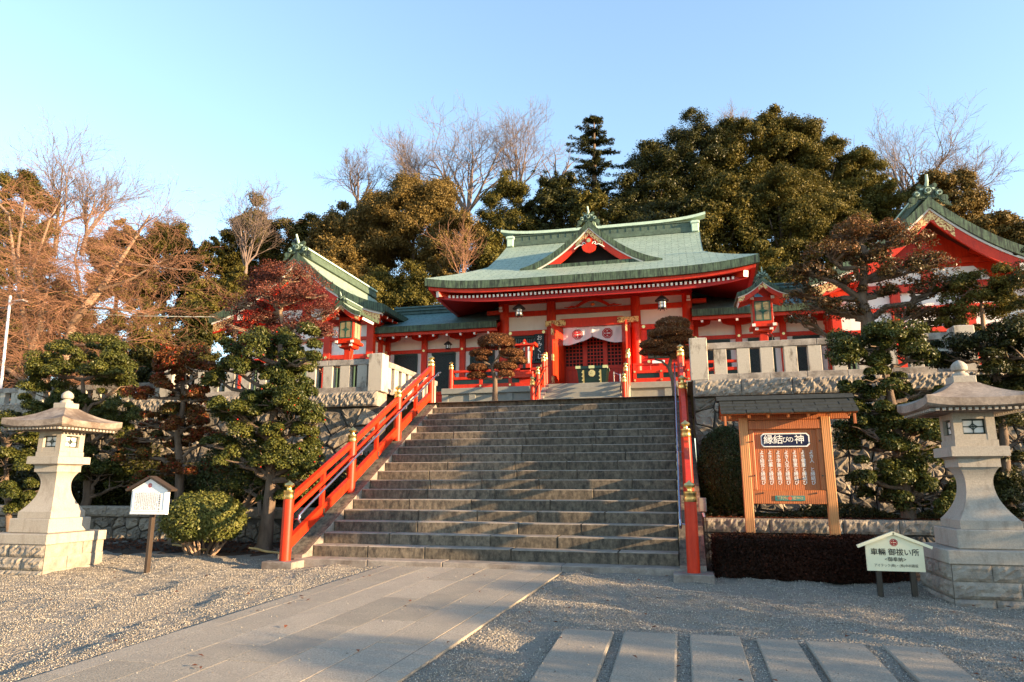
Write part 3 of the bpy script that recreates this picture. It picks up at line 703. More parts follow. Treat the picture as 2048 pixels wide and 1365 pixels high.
# side bays
for i, (xa, xb) in enumerate(((PX[0],PX[1]),(PX[2],PX[3]))):
    a, b = xa+.13, xb-.13
    mb = MB(); mb.bbox(a-.3 if i == 0 else a, b if i == 0 else b+.3, FY-.12, FY+.02, 6.17, 6.34, .006); mb.build('window_lintel', RED, hall)
    mb = MB(); mb.box(a, b, FY-.02, FY+.06, FL, 5.18); wp = mb.build('wainscot', RED, hall)
    mb = MB(); mb.bbox(a, b, FY-.09, FY-.021, 5.0, 5.17, .006); mb.bbox(a, b, FY-.09, FY-.021, FL+.01, FL+.15, .006); mb.bbox(b-.30 if i == 0 else a, b if i == 0 else a+.30, FY-.075, FY-.021, FL+.16, 4.99, .006); mb.build('wainscot_rail', RED_D, wp)
    for x, y, z, q in ((a+.25,.13,5.08,.05),(b-.2,.13,5.08,.05),(a+.12,.15,6.255,.055),(b-.12,.15,6.255,.055)):
        mb = MB(); mb.tube([(x,FY-y,z),(x,FY-y+.04,z)], q, 12); mb.build('gilt_stud', GOLD, hall)
    wn = MB(); wn.box(a, b, FY+.02, FY+.06, 5.2, 6.16); w = wn.build('window', WINGREEN, hall)
    wx0, wx1 = (a+.05, b-.22) if i == 0 else (a+.22, b-.05)
    mb = MB()
    for x0, x1, z0, z1 in ((wx0,wx1,5.2,5.27),(wx0,wx1,6.08,6.165),(wx0,wx0+.07,5.27,6.08),(wx1-.07,wx1,5.27,6.08)): mb.box(x0,x1,FY-.07,FY+.018,z0,z1)
    mb.build('window_frame', WINGREEN, w)
    mb = MB(); n = 13
    for k in range(n): mb.cbox(wx0+.1+(wx1-wx0-.2)*k/(n-1), FY-.01, 5.675, .032, .04, .80)
    mb.build('window_bar', M('slate_bar', (.10,.13,.125), .5, .2, 6), w)
    mb = MB(); xj = b-.22 if i == 0 else a; mb.box(xj, xj+.22, FY-.05, FY+.019, 5.19, 6.165); mb.build('window_jamb', RED, w)
# centre bay: frame, inner lattice wall, open leaves
DX0, DX1 = -3.66, -1.62
mb = MB(); P = [(DX0-.18,6.36),(DX1+.18,6.36),(DX1+.22,6.44),(DX1+.12,6.60),(DX1,6.64),(DX0,6.64),(DX0-.12,6.60),(DX0-.22,6.44)]
mb.prism(P, FY-.26, FY-.05); mb.build('door_lintel', RED, hall)
for sg, x in ((-1,DX0),(1,DX1)):
    mb = MB(); mb.bbox(x+sg*.20-.35, x+sg*.20+.35, FY-.285, FY-.262, 6.40, 6.60, .004); mb.build('gilt_fitting', GOLDP, hall)
    a, b = sorted((x, x+sg*.26)); mb = MB(); mb.bbox(a, b, FY-.08, FY+.55, FL, 6.36, .006); mb.build('door_jamb', RED, hall)
    xl = x-sg*.012; xe = xl+sg*.20; zc2 = (FL+6.35)/2; hh2 = 6.32-FL-.03
    mb = MB(); mb.beam((xl,FY-.09,zc2),(xe,FY-1.02,zc2),.05,hh2); lf = mb.build('door_leaf', RED, hall)
    for z in (FL+.35, 5.2, 6.05): mb = MB(); mb.beam((xe-sg*.02,FY-.93,z),(xe,FY-1.03,z),.062,.22); mb.build('hinge_plate', GOLDP, lf)
    for z, h in ((FL+.24,.30),(5.08,1.2),(6.0,.34)): mb = MB(); mb.beam((xl+sg*.02,FY-.17,z),(xe-sg*.025,FY-.91,z),.064,h); mb.build('leaf_panel', RED, lf)
mb = MB(); mb.box(DX0-.02, DX1+.02, FY+.56, FY+.62, FL, 6.5); mb.build('inner_backing', INTERIOR, hall)
secs = [(DX0,-3.05),(-2.91,-2.35),(-2.21,DX1)]
mb = MB(); mb.box(DX0, DX1, FY+.50, FY+.558, FL, 5.06); lw = mb.build('lattice_door', RED, hall)
mb = MB()
mb.box(DX0, DX1, FY+.47, FY+.499, 5.0, 5.10); mb.box(DX0, DX1, FY+.47, FY+.499, FL, FL+.1)
for x in (-3.05,-2.35): mb.box(x, x+.14, FY+.47, FY+.557, 5.061, 6.4)
mb.build('door_rail', RED, lw)
mb = MB()
for i in range(12): mb.cbox(DX0+.08+i*.172, FY+.495, 4.6, .012, .01, .8)
mb.build('board_joint', RED_D, lw)
for a, b in secs:
    mb = MB(); n = 5
    for k in range(n+1): x = a+(b-a)*k/n; mb.cbox(x, FY+.525, 5.73, .026, .03, 1.3)
    for k in range(11): mb.box(a, b, FY+.507, FY+.535, 5.10+k*.122, 5.126+k*.122)
    mb.build('lattice', RED, lw)
# side and rear walls of the hall
for x in (PX[0]-.02, PX[3]+.02):
    mb = MB(); mb.box(x-.04, x+.04, FY+.1, 19.4, FL, 7.9); w = mb.build('side_wall', WHITE, hall)
    mb = MB()
    for z0, z1 in ((FL,4.35),(5.05,5.2),(6.17,6.34),(6.86,7.03)): mb.box(x-.07, x+.07, FY+.15, 19.4, z0, z1)
    mb.build('side_beam', RED, w)
mb = MB(); mb.box(PX[0], PX[3], 19.4, 19.5, FL, 7.9); mb.build('rear_wall', WHITE, hall)

# hall roof
YE, YR, ZE, ZR, WE, WV, SJ = 10.6, 16.0, 7.52, 10.6, 5.16, 3.72, .43
def rz(s): return ZE+(ZR-ZE)*(.86*s+.14*s*s)
def rw(s): return WE-(WE-WV)*(s/SJ)**.92 if s < SJ else WV+.05*max(0,(s-SJ)/(1-SJ))**2
def lift(q, s): return .20*abs(q)**5*max(0,1-s/SJ)**1.4
def ry(s, q=0): return YE+(YR-YE)*s-.10*abs(q)**4*max(0,1-s/SJ)
Q = [math.sin(math.pi/2*i/18) if abs(i) < 19 else 0 for i in range(-18,19)]
S = [SJ*i/9 for i in range(10)]+[SJ+(1-SJ)*i/14 for i in range(1,15)]
mb = MB()
for mirror in (False, True):
    P = []; UV = []
    for s in S:
        P.append([(HX+q*rw(s), (ry(s,q) if not mirror else 2*YR-ry(s,q)), rz(s)+lift(q,s)) for q in Q]); UV.append([(q*rw(s), s*6.2) for q in Q])
    mb.grid(P, 0, UV)
for sg in (-1,1):
    P = []; UV = []
    for s in S[:10]:
        y0, y1 = ry(s,1), 2*YR-ry(s,1); P.append([(HX+sg*rw(s), (y0+y1)/2+q*(y1-y0)/2, rz(s)+lift(q,s)) for q in Q]); UV.append([(q*5, s*6.2) for q in Q])
    mb.grid(P, 0, UV)
roof = mb.build('roof', COPPER, hall, True)
EQ = [(HX+q*WE, ry(0,q), ZE+lift(q,0)) for q in Q]
def front_band(d0, d1, in0, dep, sgn=1):
    mb = MB(); P = []
    for x, y, z in EQ:
        f = 1-in0/WE; xx = HX+(x-HX)*f
        P.append([(xx,y+in0,z-d0),(xx,y+in0,z-d1),(xx,y+in0+dep,z-d1)])
    mb.grid(P); return mb
def side_band(mb, d0, d1, in0, dep):
    for sg in (-1,1):
        P = []
        for q in Q:
            y0, y1 = ry(0,1)+in0, 2*YR-ry(0,1)-in0; y = (y0+y1)/2+q*(y1-y0)/2; z = ZE+lift(q,0); x = HX+sg*(WE-in0)
            P.append([(x,y,z-d0),(x,y,z-d1),(x-sg*dep,y,z-d1)])
        mb.grid(P)
    return mb
side_band(front_band(-.004,.25,0,.16), -.004, .25, 0, .16).build('eave_edge', VERGE, roof)
side_band(front_band(.25,.37,.10,.12), .25, .37, .10, .12).build('eave_fascia', RED, roof)
mb = MB()
def sof(q, k): # soffit rising from eave to wall
    f = (WE-.12)*(1-k)+3.2*k; return (HX+q*f, YE+.12+(FY-YE-.14)*k, ZE-.36+.62*k+lift(q,0)*(1-k)**1.5)
mb.grid([[sof(q,k/6) for q in Q] for k in range(7)])
for sg in (-1,1):
    mb.grid([[(HX+sg*((WE-.12)*(1-k/6)+3.2*k/6), YR+q*(YR-YE-.12-(FY-YE-.14)*k/6), ZE-.36+.62*k/6+lift(q,0)*(1-k/6)**1.5) for q in Q] for k in range(7)])
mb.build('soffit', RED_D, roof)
NR = 66
me0 = None
for i in range(NR):
    q = -1+2*i/(NR-1); x = HX+q*4.42; l_ = .20*abs(q*4.42/WE)**5
    mb = MB(); mb.beam((x,YE+.24,ZE-.455+l_*.8),(x,FY-.15,ZE+.10+l_*.1),.068,.085); mb.m[0] = 1; mb.build('rafter', [RED, WHITE], hall)
mb = front_band(.50,.62,.34,.08); mb.build('rafter_plate', RED_D, hall)
for sg in (-1,1):
    mb = MB(); mb.beam((HX+sg*4.78,YE+.10,ZE-.40+.10),(HX+sg*3.1,FY-.05,ZE+.12),.17,.22); mb.m[0] = 1; mb.build('hip_rafter', [RED, WHITE], hall)
# gable ends of the upper roof, ridge
for sg in (-1,1):
    x = HX+sg*(WV-.25); mb = MB(); z0 = rz(SJ)
    mb.prismx([(ry(SJ)+.2,z0-.05),(YR,ZR-.25),(2*YR-ry(SJ)-.2,z0-.05)], x-.05, x+.05); mb.build('gable_wall', RED_D, hall)
    mb = MB(); P = [[(HX+sg*(rw(s)+.005), ry(s), rz(s)+.01),(HX+sg*(rw(s)+.005), ry(s), rz(s)-.26)] for s in S[9:]]; P += [[(p[0], 2*YR-p[1], p[2]) for p in row] for row in P[::-1]]
    mb.grid(P); mb.build('verge', VERGE, roof)
mb = MB(); mb.box(HX-WV+.2, HX+WV-.2, YR-.20, YR+.20, ZR-.1, ZR+.10, 0); mb.box(HX-WV+.2, HX+WV-.2, YR-.15, YR+.15, ZR+.10, ZR+.30, 0); mb.box(HX-WV+.2, HX+WV-.2, YR-.19, YR+.19, ZR+.30, ZR+.34, 0)
for i in range(24): mb.cbox(HX-WV+.35+i*(2*WV-.7)/23, YR-.155, ZR+.2, .02, .02, .2, 0)
P1 = []; P2 = []
for i in range(25):
    q = -1+i/12; z = ZR+.34+.20*abs(q)**5; P1.append((HX+q*(WV+.28), z+.11)); P2.append((HX+q*(WV+.28), z))
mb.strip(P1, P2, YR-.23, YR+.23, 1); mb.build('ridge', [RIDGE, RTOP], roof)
for sg in (-1,1):
    mb = MB(); x = HX+sg*(WV-.12); mb.bbox(x-.13, x+.13, YR-.28, YR+.28, ZR-.12, ZR+.33, .02); mb.bbox(x-.17, x+.17, YR-.31, YR+.31, ZR+.2, ZR+.30, .02); mb.build('ridge_end_block', RTOP, roof)
# dormer gable on the front slope
dm = gable_roof(hall, HX+.04, 11.95, 15.4, 9.78, 2.35, 1.52, .72, 0, True, True)
mb = MB(); mb.prism([(HX-1.75,8.25),(HX+1.83,8.25),(HX+.04,9.35)], 12.45, 12.5); mb.build('dormer_panel', INTERIOR, hall)
mb = MB(); mb.box(HX-1.9, HX+1.98, 12.0, 12.5, 8.22, 8.36); mb.build('dormer_sill', VERGE, hall)
mb = MB(); cx = HX+.04; z = 9.0        # gable pendant
pts = [(0,.18),(.10,.15),(.13,.03),(.09,-.05),(.20,-.06),(.24,-.14),(.20,-.26),(.10,-.33),(0,-.36)]
pl = [(cx+a,z+b) for a,b in pts]+[(cx-a,z+b) for a,b in pts[::-1][1:-1]]
mb.prism(pl, 11.93, 11.99); gp = mb.build('gable_pendant', RED, hall)
mb = MB(); mb.tube([(cx,11.90,z+.07),(cx,11.93,z+.07)], .07, 12); mb.build('gilt_stud', GOLD, gp)
for sg in (-1,1):
    mb = MB(); mb.tube([(cx+sg*a,11.96,z+b) for a,b in ((.10,-.04),(.14,.02),(.20,.03),(.22,-.02),(.17,-.04),(.22,-.07),(.32,-.06),(.42,-.12),(.5,-.18))], .018, 6); mb.build('scroll', WHITE, gp)

# ------------------------------------------------------------------ corridors either side of the hall
def corridor(x0, x1, label, sg):
    t = thing('corridor', label, 'corridor', ((x0+x1)/2,13.6,PZ), 'roofed corridors beside the main hall'); Y = 13.6
    mb = MB(); mb.box(x0, x1, Y, Y+.08, PZ, 6.7); mb.build('plaster_panel', WHITE, t)
    for z0, z1, y in ((PZ,4.28,.03),(5.85,5.98,.07),(4.28,4.40,.06),(6.50,6.75,.12)):
        mb = MB(); mb.bbox(x0, x1, Y-y, Y-.001, z0, z1, .004); mb.build('tie_beam' if z0 > PZ else 'wainscot', RED, t)
    n = 3; pit = (x1-x0)/n
    for k in range(n+1):
        x = x0+k*pit; mb = MB(); mb.bbox(x-.10, x+.10, Y-.14, Y+.1, PZ, 6.5, .006); p = mb.build('post', RED, t)
        mb = MB(); P = [(x-.52,6.49),(x+.52,6.49),(x+.48,6.38),(x+.30,6.32),(x+.12,6.30),(x-.12,6.30),(x-.30,6.32),(x-.48,6.38)]; mb.prism(P, Y-.12, Y-.01); mb.build('bracket_arm', RED, p)
        mb = MB(); mb.tube([(x,Y-.17,5.915),(x,Y-.14,5.915)], .045, 10); mb.build('gilt_stud', GOLD, p)
    for k in range(n):
        a = x0+k*pit+.28; b = x0+(k+1)*pit-.28
        mb = MB(); mb.box(a, b, Y-.025, Y-.002, 4.42, 5.83); w = mb.build('window', GLASSY, t)
        mb = MB()
        for q in ((a,b,4.42,4.50),(a,b,5.75,5.83),(a,a+.07,4.5,5.75),(b-.07,b,4.5,5.75)): mb.box(q[0],q[1],Y-.07,Y-.026,q[2],q[3])
        mb.build('window_frame', WINGREEN, w)
        mb = MB(); c = 4.5
        span = b-a-.14; hh = 1.25
        for d in range(-int(hh/.12), int(span/.12)+1):
            for s_ in (1,-1):
                xs_ = a+.07+d*.12; pts = []
                p0 = xs_; p1 = xs_+hh; lo_, hi_ = max(p0,a+.07), min(p1,b-.07)
                if hi_-lo_ < .03: continue
                za, zb_ = (4.5+lo_-p0, 4.5+hi_-p0) if s_ > 0 else (4.5+hh-(lo_-p0), 4.5+hh-(hi_-p0))
                mb.beam((lo_,Y-.035,za),(hi_,Y-.035,zb_),.014,.014)
        mb.build('lattice', WINGREEN, w)
    # roof: shed front and back with a ridge
    up = [(12.35,6.62),(12.9,6.82),(13.6,7.14),(14.5,7.62)]; full = up+[(29-y,z) for y,z in up[::-1][1:]]
    mb = MB(); P = []; UV = []
    for i in range(13):
        x = x0-.1+(x1-x0+.2)*i/12; P.append([(x,y,z) for y,z in full]); UV.append([(x, y*1.1) for y,z in full])
    mb.grid(P, 0, UV); rf = mb.build('roof', COPPER_B, t, True)
    mb = MB(); mb.box(x0-.1, x1+.1, 12.33, 12.5, 6.40, 6.616); mb.build('eave_edge', VERGE, rf)
    mb = MB(); mb.prismx([(12.5,6.42),(12.5,6.52),(14.5,7.52),(16.5,6.52),(16.5,6.42),(14.5,7.3)], x0-.1, x1+.1); mb.build('roof_underside', RED_D, rf)
    mb = MB(); mb.box(x0-.1, x1+.1, 12.45, 12.53, 6.30, 6.40); mb.build('eave_fascia', RED, rf)
    mb = MB(); mb.box(x0-.1, x1+.1, 14.3, 14.7, 7.55, 7.78); mb.box(x0-.1, x1+.1, 14.22, 14.78, 7.66, 7.70); mb.box(x0-.1, x1+.1, 14.24, 14.76, 7.78, 7.84); mb.build('ridge', COPPER_B, rf)
    nr = max(6, int((x1-x0)/.47))
    for k in range(nr):
        x = x0+.2+(x1-x0-.4)*k/(nr-1); mb = MB(); mb.beam((x,12.43,6.235),(x,13.5,6.60),.07,.07); mb.m[0] = 1; mb.build('rafter', [RED, WHITE], t)
    return t
corridor(-10.35, -5.95, 'roofed vermilion corridor with dark lattice windows between the hall and the left wing', -1)
corridor(.73, 4.85, 'roofed vermilion corridor between the hall and the right wing, behind the granite fence', 1)

# ------------------------------------------------------------------ gabled wing halls
def wing(cx, label, lit):
    t = thing('wing_hall', label, 'shrine wing', (cx,12.3,PZ), 'gabled wing halls of the shrine'); Y = 12.35; hw = 2.62
    gable_roof(t, cx, 11.45, 17.8, 9.36, 3.42, 2.14, 1.0, 14)
    mb = MB(); mb.box(cx-hw, cx+hw, Y, Y+.08, PZ, 6.9); mb.build('front_wall', WHITE, t)
    mb = MB(); mb.prism([(cx-hw,6.902),(cx+hw,6.902),(cx+1.6,7.62),(cx,8.85),(cx-1.6,7.62)], Y, Y+.08); gp = mb.build('gable_wall', RED, t)
    for s_ in (-1,1): mb = MB(); mb.prism([(cx+s_*.16,7.02),(cx+s_*1.7,7.02),(cx+s_*1.25,7.45),(cx+s_*.16,7.45)], Y-.012, Y-.001); mb.build('plaster_panel', WHITE, gp)
    for x in (-hw,-.95,.95,hw):
        mb = MB(); mb.bbox(cx+x-.13, cx+x+.13, Y-.14, Y+.10, PZ, 6.75, .006); mb.build('post', RED, t)
    for z0, z1, y in ((PZ,4.0,.05),(5.50,5.66,.12),(6.18,6.30,.10),(6.74,6.92,.13),(7.55,7.70,.10)):
        h2 = hw+.12 if z0 < 7 else 1.75; mb = MB(); mb.bbox(cx-h2, cx+h2, Y-y, Y-.001, z0, z1, .005); mb.build('tie_beam', RED, t)
    mb = MB(); mb.bbox(cx-.13,cx+.13,Y-.12,Y-.001,6.93,8.55,.005); mb.build('gable_strut', RED, t)
    for s_ in (-1,1): mb = MB(); mb.beam((cx+s_*2.75,Y-.06,7.0),(cx+s_*1.2,Y-.06,7.95),.12,.18); mb.build('gable_strut', RED, t)
    for a, b in ((-hw+.16,-1.1),(-.8,.8),(1.1,hw-.16)):
        mb = MB(); mb.box(cx+a, cx+b, Y-.03, Y-.002, 4.05, 5.48); w = mb.build('window', INTERIOR, t)
        mb = MB(); n = int((b-a)/.13)
        for k in range(n+1): mb.cbox(cx+a+(b-a)*k/n, Y-.055, 4.77, .045, .045, 1.42)
        mb.build('louvre', LOUVRE, w)
    for sg in (-1,1):
        x = cx+sg*hw
        mb = MB(); mb.box(x-.04, x+.04, Y+.11, 17.2, PZ, 7.0); mb.build('side_wall', WHITE, t)
        x_ = x+sg*.05
        for z0, z1 in ((PZ,4.0),(5.50,5.66),(6.18,6.3),(6.74,6.95)):
            mb = MB(); mb.box(min(x,x+sg*.11), max(x,x+sg*.11), Y+.101, 17.2, z0, z1); mb.build('tie_beam', RED, t)
        for y in (12.95, 14.6, 16.2):
            mb = MB(); mb.bbox(x-.13, x+.13, y-.12, y+.12, PZ, 6.73, .005); mb.build('post', RED, t)
        mb = MB()
        for k in range(26):
            y = 13.15+k*.052; mb.cbox(x+sg*.06, y, 4.75, .03, .03, 1.46)
        mb.box(min(x+sg*.04,x+sg*.045), max(x+sg*.04,x+sg*.045), 13.08, 14.47, 4.02, 5.48); mb.build('louvre', LOUVRE, t)
        mb = MB(); mb.cbox(cx+sg*2.15, 11.9, 7.08, .22, .9, .22); mb.m[2] = 1; mb.build('purlin_end', [RED, WHITE], t)
    for x in (-hw,-.95,.95,hw): mb = MB(); mb.tube([(cx+x,Y-.18,5.58),(cx+x,Y-.14,5.58)], .055, 12); mb.build('gilt_stud', GOLD, t)
    for s_ in (-1,1): mb = MB(); mb.tube([(cx+s_*2.0,11.49,7.50),(cx+s_*2.0,11.53,7.50)], .075, 14); mb.build('gilt_stud', GOLD, t)
    return t
wing(-13.07, 'left gabled vermilion wing hall with green copper roof behind the maroon-leaved garden tree', True)
wing(7.45, 'right gabled vermilion wing hall with green copper roof, partly out of frame', False)

# ------------------------------------------------------------------ things on and around the hall
x0, x1 = W(1154,755,11.4)[0], W(1214,755,11.4)[0]; zt = W(1186,732,11.4)[2]; cx = (x0+x1)/2
t = thing('offering_box', 'dark green lacquered offering box with gilt crest at the top of the inner steps', 'offering box', (cx,11.7,FL))
mb = MB(); z0 = FL+.10
mb.add([(x0+.05,11.44,z0),(x1-.05,11.44,z0),(x1-.05,12.0,z0),(x0+.05,12.0,z0),(x0,11.4,zt-.1),(x1,11.4,zt-.1),(x1,12.05,zt-.1),(x0,12.05,zt-.1)],[(0,3,2,1),(4,5,6,7),(0,1,5,4),(1,2,6,5),(2,3,7,6),(3,0,4,7)]); mb.build('body', DARKGREEN, t)
mb = MB()
for a, b, c, d in ((x0-.03,x1+.03,11.36,11.46),(x0-.03,x1+.03,12.0,12.1),(x0-.03,x0+.07,11.461,11.999),(x1-.07,x1+.03,11.461,11.999)): mb.bbox(a,b,c,d,zt-.1,zt,.01)
rim = mb.build('rim', DARKGREEN, t)
mb = MB()
for k in range(7): mb.cbox(x0+.12+(x1-x0-.24)*k/6, 11.73, zt-.04, .03, .53, .04)
mb.build('grille_bar', DARKGREEN, t)
mb = MB()
for a, b in ((x0-.036,x0+.12),(cx-.09,cx+.09),(x1-.12,x1+.036)): mb.box(a,b,11.352,11.358,zt-.085,zt+.004)
mb.build('gilt_fitting', GOLD, rim)
for x in (x0+.2, x1-.2):
    mb = MB(); mb.add([(x-.025+.0,11.385,zt-.13),(x+.025,11.385,zt-.13),(x+.03,11.432,z0),(x-.02,11.432,z0)],[(0,1,2,3)])
    for k in range(4): mb.tube([(x-.03,11.38+.012*k,zt-.2-k*.12),(x-.03,11.41+.012*k,zt-.2-k*.12)], .022, 8)
    mb.cbox(x, 11.44, FL+.06, .09, .08, .12); mb.build('gilt_strap', GOLD, t)
mb = MB(); ring(mb, cx, 11.392, (zt+z0)/2+.04, 0, .115, 8, math.pi/8); cc = mb.build('crest_plate', GOLDP, t)
crest(cx, 11.389, (zt+z0)/2+.04, .10, GOLD, cc)
mb = MB()
for x in (x0+.1,x1-.1): mb.box(x-.06,x+.06,11.5,11.95,FL+.005,FL+.10)
mb.build('foot', DARKGREEN, t)

t = thing('door_curtain', 'white shrine curtain with two red octagonal crests gathered up over the lattice doors', 'curtain', (HX,FY-.12,6.3))
def cy(x, z): return FY-.12-.02*math.sin(9*x+3*z)-.012*math.sin(23*x-5*z)
NX0, NX1 = DX0+.03, DX1-.03; NM = (NX0+NX1)/2
def nbot(x):
    u = abs(x-NM)/((NX1-NX0)/2); return 6.03-.26*min(1, u*1.35)**.75-(.02 if x < NM else 0)
for a, b in ((NX0,NM-.006),(NM+.006,NX1)):
    mb = MB(); P = []
    for i in range(25):
        x = a+(b-a)*i/24; zb_ = nbot(x); P.append([(x, cy(x, 6.36-(6.36-zb_)*j/10)-.02*(j/10), 6.36-(6.36-zb_)*j/10) for j in range(11)])
    mb.grid(P); mb.build('cloth_panel', CLOTH, t, True)
for x in (-3.13,-2.13): crest(x, FY-.2, 6.10, .185, CRESTRED, t, lambda x,z: cy(x,z)-.028)
mb = MB(); mb.tube([(NX0-.03,FY-.12,6.37),(NX1+.03,FY-.12,6.37)], .015, 8); mb.build('curtain_rod', BRONZE, t)

t = thing('fortune_slip_box', 'small red roofed box for fortune slips standing at the left veranda', 'fortune box', (-4.62,11.0,FL))
bx, by = W(1052,720,11.0)[0], 11.0; zA_, zB_ = W(1052,682,11.0)[2], W(1052,745,11.0)[2]
mb = MB(); mb.bbox(bx-.17, bx+.17, by-.13, by+.15, zB_, zA_-.18, .01); mb.build('body', RED, t)
mb = MB(); mb.bbox(bx-.26, bx+.26, by-.2, by+.2, zB_-.09, zB_-.002, .01); mb.bbox(bx-.34, bx+.28, by-.24, by+.2, zB_-.20, zB_-.092, .01); mb.bbox(bx-.2, bx+.2, by-.1, by+.2, FL, zB_-.202, .01); mb.build('base', RED, t)
mb = MB(); P1 = [(bx+u*.34, zA_-.14-.05*math.cos(u*3.14)*.3+(.03 if abs(u) > .9 else 0)+.10*max(0,1-abs(u)*2.2)) for u in [i/12 for i in range(-12,13)]]
mb.strip(P1, [(x,zA_-.185) for x,_ in P1], by-.24, by+.22); mb.prism([(bx-.05,zA_-.05),(bx,zA_+.02),(bx+.05,zA_-.05)], by-.22, by-.1); mb.build('roof', RED, t)
mb = MB(); mb.tube([(bx,by-.25,zA_-.12),(bx,by-.24,zA_-.12)], .03, 10); mb.build('gilt_stud', GOLD, t)
mb = MB(); mb.box(bx-.07, bx+.02, by-.145, by-.131, zB_+.10, zA_-.22); sb = mb.build('name_strip', BLACK, t)
column('おみくじ', .058, bx-.025, by-.147, zA_-.235, TXTW, sb)
mb = MB(); mb.box(bx+.09, bx+.14, by-.142, by-.131, zB_+.26, zA_-.22); mb.build('price_strip', SIGNWHITE, t)
mb = MB(); mb.lathe(bx+.27, by-.15, [(.012,zA_-.20),(.02,zA_-.24),(.028,zA_-.32),(.03,zA_-.34)], 8); mb.build('bell', GOLD, t)

bz0, bz1 = W(1079,719,12.85)[2], W(1079,668,12.85)[2]; bxx = W(1079,700,12.85)[0]
t = thing('fortune_signboard', 'upright black board with white hiragana hung beside the door', 'signboard', (bxx,12.85,bz0))
mb = MB(); mb.bbox(bxx-.17, bxx+.16, 12.86, 12.89, bz0, bz1, .006); bd = mb.build('board', BLACK, t)
column('おみくじ', .195, bxx, 12.857, bz1-.05, TXTW, bd, bold=.012, pitch=1.1)

def veranda(xa, xb, label, post_at):
    t = thing('veranda_railing', label, 'railing', ((xa+xb)/2,10.92,FL), 'low veranda railings of the hall'); y = 10.92
    for z0, z1 in ((FL,FL+.12),(FL+.27,FL+.36),(FL+.50,FL+.575)):
        mb = MB(); mb.bbox(xa, xb, y-.05, y+.05, z0, z1, .006); mb.build('rail', RED, t)
    mb = MB(); mb.box(xa, xb, y-.012, y+.012, FL+.121, FL+.269); mb.build('infill_panel', DARKGREEN, t)
    n = max(2, int((xb-xa)/.75))
    for k in range(n+1):
        x = xa+.05+(xb-xa-.1)*k/n; mb = MB(); mb.cbox(x, y, FL+.27, .10, .09, .53); p = mb.build('strut', RED, t)
        mb = MB()
        for z in (FL+.06,FL+.315): mb.tube([(x,y-.075,z),(x,y-.05,z)], .032, 8)
        mb.build('gilt_stud', GOLD, p)
    for x in post_at:
        mb = MB(); mb.lathe(x, y-.02, [(.075,FL-.01),(.07,FL+.66)], 16); p = mb.build('post', RED, t, True)
        mb = MB(); mb.lathe(x, y-.02, cap_prof(FL+.74, .068), 16); mb.build('finial', GOLD, p, True)
veranda(-6.95, -3.98, 'red veranda railing left of the inner steps, with dark green panels', [-6.93])
veranda(-1.20, 2.0, 'red veranda railing right of the inner steps, with dark green panels', [1.9])
for nm, xa, lab in (('l', HX-1.27, 'small red step railing left of the offering box'), ('r', HX+1.27, 'small red step railing right of the offering box')):
    t = thing('step_railing', lab, 'railing', (xa,9.0,PZ), 'railings of the inner steps')
    for y, z in ((8.98,PZ),(9.75,PZ+.42),(10.62,PZ+.95),(10.98,FL)):
        h = .86; mb = MB(); mb.lathe(xa, y, [(.066,z),(.062,z+h)], 16); p = mb.build('post', RED, t, True)
        mb = MB(); mb.lathe(xa, y, cap_prof(z+h+.08, .062), 16); mb.build('finial', GOLD, p, True)
    for h, w in ((.62,.07),(.25,.09)):
        mb = MB(); mb.beam((xa,8.98,PZ+h),(xa,10.62,PZ+.95+h),.06,w); mb.build('rail', RED, t)
    mb = MB(); sgn = 1 if xa < HX else -1; mb.tube([(xa+sgn*.1,8.9,PZ+.55),(xa+sgn*.1,9.0,PZ+.68),(xa+sgn*.1,10.6,PZ+1.62),(xa+sgn*.1,10.75,PZ+1.66)], .016, 8); mb.build('hand_pipe', BRONZE, t, True)
x, z0 = W(1228,765,11.7)[0], FL
t = thing('metal_stand', 'small chrome stand beside the offering box', 'stand', (x,11.7,FL))
mb = MB()
for dx in (0,.20): mb.tube([(x+dx,11.7,FL+.008),(x+dx,11.7,FL+.48-dx*.4)], .022, 8)
mb.tube([(x,11.7,FL+.45),(x+.20,11.7,FL+.36)], .01, 6); mb.build('frame', M('chrome', (.7,.7,.7), .25, .05, metal=.9), t)
x = W(1317,724,10.9)[0]
t = thing('notice_plate', 'small white notice fixed to the right veranda railing', 'notice', (x,10.9,FL+.5))
mb = MB(); zc_ = W(1317,724,10.84)[2]; mb.bbox(x-.18, x+.18, 10.82, 10.84, zc_-.045, zc_+.045, .004); mb.build('plate', SIGNWHITE, t)

